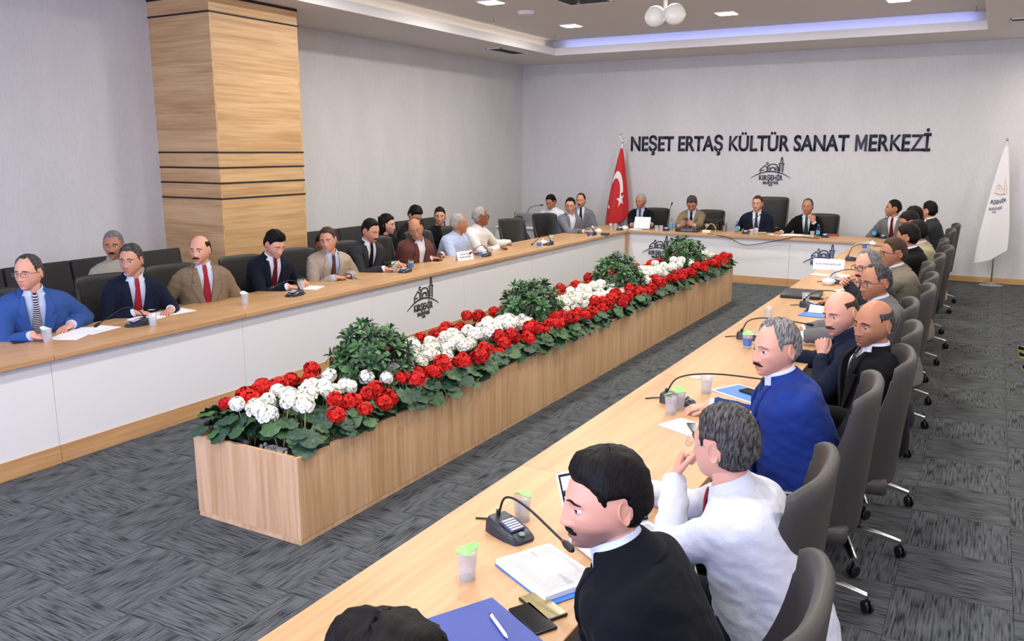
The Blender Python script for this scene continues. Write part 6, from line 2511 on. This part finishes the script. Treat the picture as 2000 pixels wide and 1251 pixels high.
cup(1020, 1014, CG, 'water cup with green lid behind the microphone of the bearded man')
cup(913, 1128, CG, 'water cup with green and white foil lid at the open end of the right desks')
st = sheet(1072, 1124, .215, .30, 62, 'stack of printed papers before the bearded man', 1, printed=False, th=.004, mat=plain('blue_cover', '#3a7ad0', 0.4), name='document_stack', cat='papers')
MB().rbox(-.105, .105, -.13, .148, .004, .022, .001, seg=1).build('pages', PAPER, st, smooth=False)
MB().box(-.09, .09, -.11, .13, .022, .0224).build('printed_picture', PAPERTXT, st, smooth=False)
MB().box(-.05, .07, -.04, .09, .0224, .0227).build('printed_text', PAPER, st, smooth=False)
phone(1060, 1186, 62, 'phone with lit gold screen before the bearded man', screen=plain('gold_screen', '#8c8054', 0.15, vary=.4, bscale=30))
phone(1040, 1210, 60, 'black phone beside the blue folder')
bf_ = sheet(948, 1245, .23, .31, 62, 'navy blue folder at the open end of the right desks', 1, mat=BLUEP, name='folder', cat='folder', th=.012)
pen(975, 1226, -38, 'white pen lying on the navy blue folder', plain('pen_white', '#dfe0e4', 0.4), zt=.763)

# equipment table by the left wall
et = tag(empty('side_table', (-1.75, -.12, 0)), 'white equipment table between the wall and the empty chairs', 'table')
MB().rbox(-.6, .62, -.28, .28, .72, .75, .004).build('tabletop', WHITELAM, et)
for sx in (-.58, .58):
    MB().box(sx - .015, sx + .015, -.26, .26, 0, .72).build('side_panel', WHITELAM, et, smooth=False)
MB().box(-.565, .565, -.24, -.222, .1, .72).build('front_panel', WHITELAM, et, smooth=False)
lt = at(1032, 440, y=-.2)
le2 = tag(empty('laptop', (lt.x, -.18, .75), R(8)), 'grey laptop seen from behind on the equipment table', 'laptop')
MB().rbox(-.18, .18, -.12, .12, 0, .018, .005).build('base', SILVER, le2)
Ms = Matrix.Translation((0, -.118, .016)) @ Matrix.Rotation(R(14), 4, 'X')
MB().rbox(-.18, .18, -.004, .004, 0, .24, .004, M=Ms).build('screen_lid', plain('laptop_grey', '#8a8c90', 0.4), le2)
pj = at(993, 442, y=-.15)
pe = tag(empty('projector', (pj.x + .05, -.2, .75), R(-25)), 'black projector with lit panel on the equipment table', 'projector')
MB().rbox(-.17, .17, -.13, .13, .012, .11, .012).build('body', BLACK, pe)
MB().lathe([(.04, 0), (.04, .03), (.032, .03), (.03, .02)], 18, M=Matrix.Translation((.06, -.13, .065)) @ Matrix.Rotation(R(90), 4, 'X')).build('lens', GREYPL, pe)
for k in range(4):
    MB().lathe([(.012, 0), (.012, .014)], 10, M=Matrix.Translation(((-.14, .14)[k % 2], (-.1, .1)[k // 2], 0))).build('foot', BLACK, pe)
MB().box(.09, .15, -.1315, -.1295, .05, .085).build('status_panel', emit_mat('panel_amber', '#e8c27a', 1.2), pe, smooth=False)
mx_ = tag(empty('audio_mixer', (-2.2, .1, .75), R(0)), 'flat black audio box beside the projector', 'electronics')
MB().rbox(-.1, .1, -.08, .11, 0, .07, .006).build('case', BLACKM, mx_)
MB().tube([(-.08, .09, .06), (-.08, .09, .22)], .006, 8).build('antenna', BLACKM, mx_)
MB().tube([(.02, .09, .06), (.02, .09, .2)], .006, 8).build('antenna', BLACKM, mx_)
b = at(978, 424, y=-.1)
mq = tag(empty('table_microphone', (-1.83, -.16, .862), 0), 'tall gooseneck microphone standing on the projector', 'microphone', 'gooseneck microphones on the desks')
MB().lathe([(.05, 0), (.05, .015), (.02, .03)], 16).build('base', BLACKM, mq)
MB().tube(smooth_path([(0, 0, .02), (.01, 0, .15), (.08, .02, .23), (.24, .05, .26)], 6), .005, 8).build('gooseneck', BLACKM, mq)
MB().tube([(.23, .048, .258), (.28, .058, .266)], [.012, .012], 10).build('microphone_head', BLACKM, mq)
# sitter out of frame on the right: the shoes show
for k, (px, py, s) in enumerate(((1990, 680, 'far'), (1992, 692, 'middle'), (1998, 716, 'near'))):
    b = at(px, py, z=.03)
    m = MB()
    rows = []
    for u, hw, zt in ((-.14, .028, .06), (-.1, .036, .09), (-.03, .038, .09), (.05, .044, .065), (.11, .045, .05), (.15, .036, .042), (.165, .018, .032)):
        rows.append([(u, math.cos(a) * hw, .02 + max(0, zt / 2 + math.sin(a) * zt / 2)) for a in [2 * math.pi * q / 12 for q in range(12)]])
    e = tag(empty('shoe', (b.x + .16, b.y, 0), R(180 + 4 * k)), 'black shoe with pale sole edge on the carpet beyond the right aisle', 'shoe', 'black shoes by the right wall seats')
    m.loft(rows)
    m.build('upper', plain('shoe_black', '#0e0d0c', 0.3), e, angle=60)
    s_ = MB()
    rows = []
    for u, hw, _ in ((-.145, .03, 0), (-.1, .039, 0), (.05, .047, 0), (.11, .048, 0), (.155, .038, 0), (.17, .018, 0)):
        rows.append([(u, -hw, 0), (u, hw, 0), (u, hw, .02), (u, -hw, .02)])
    s_.loft(rows)
    s_.build('sole', plain('sole_tan', '#b5a14e', 0.5), e, angle=40)

bpy.data.scenes.remove(WORK)
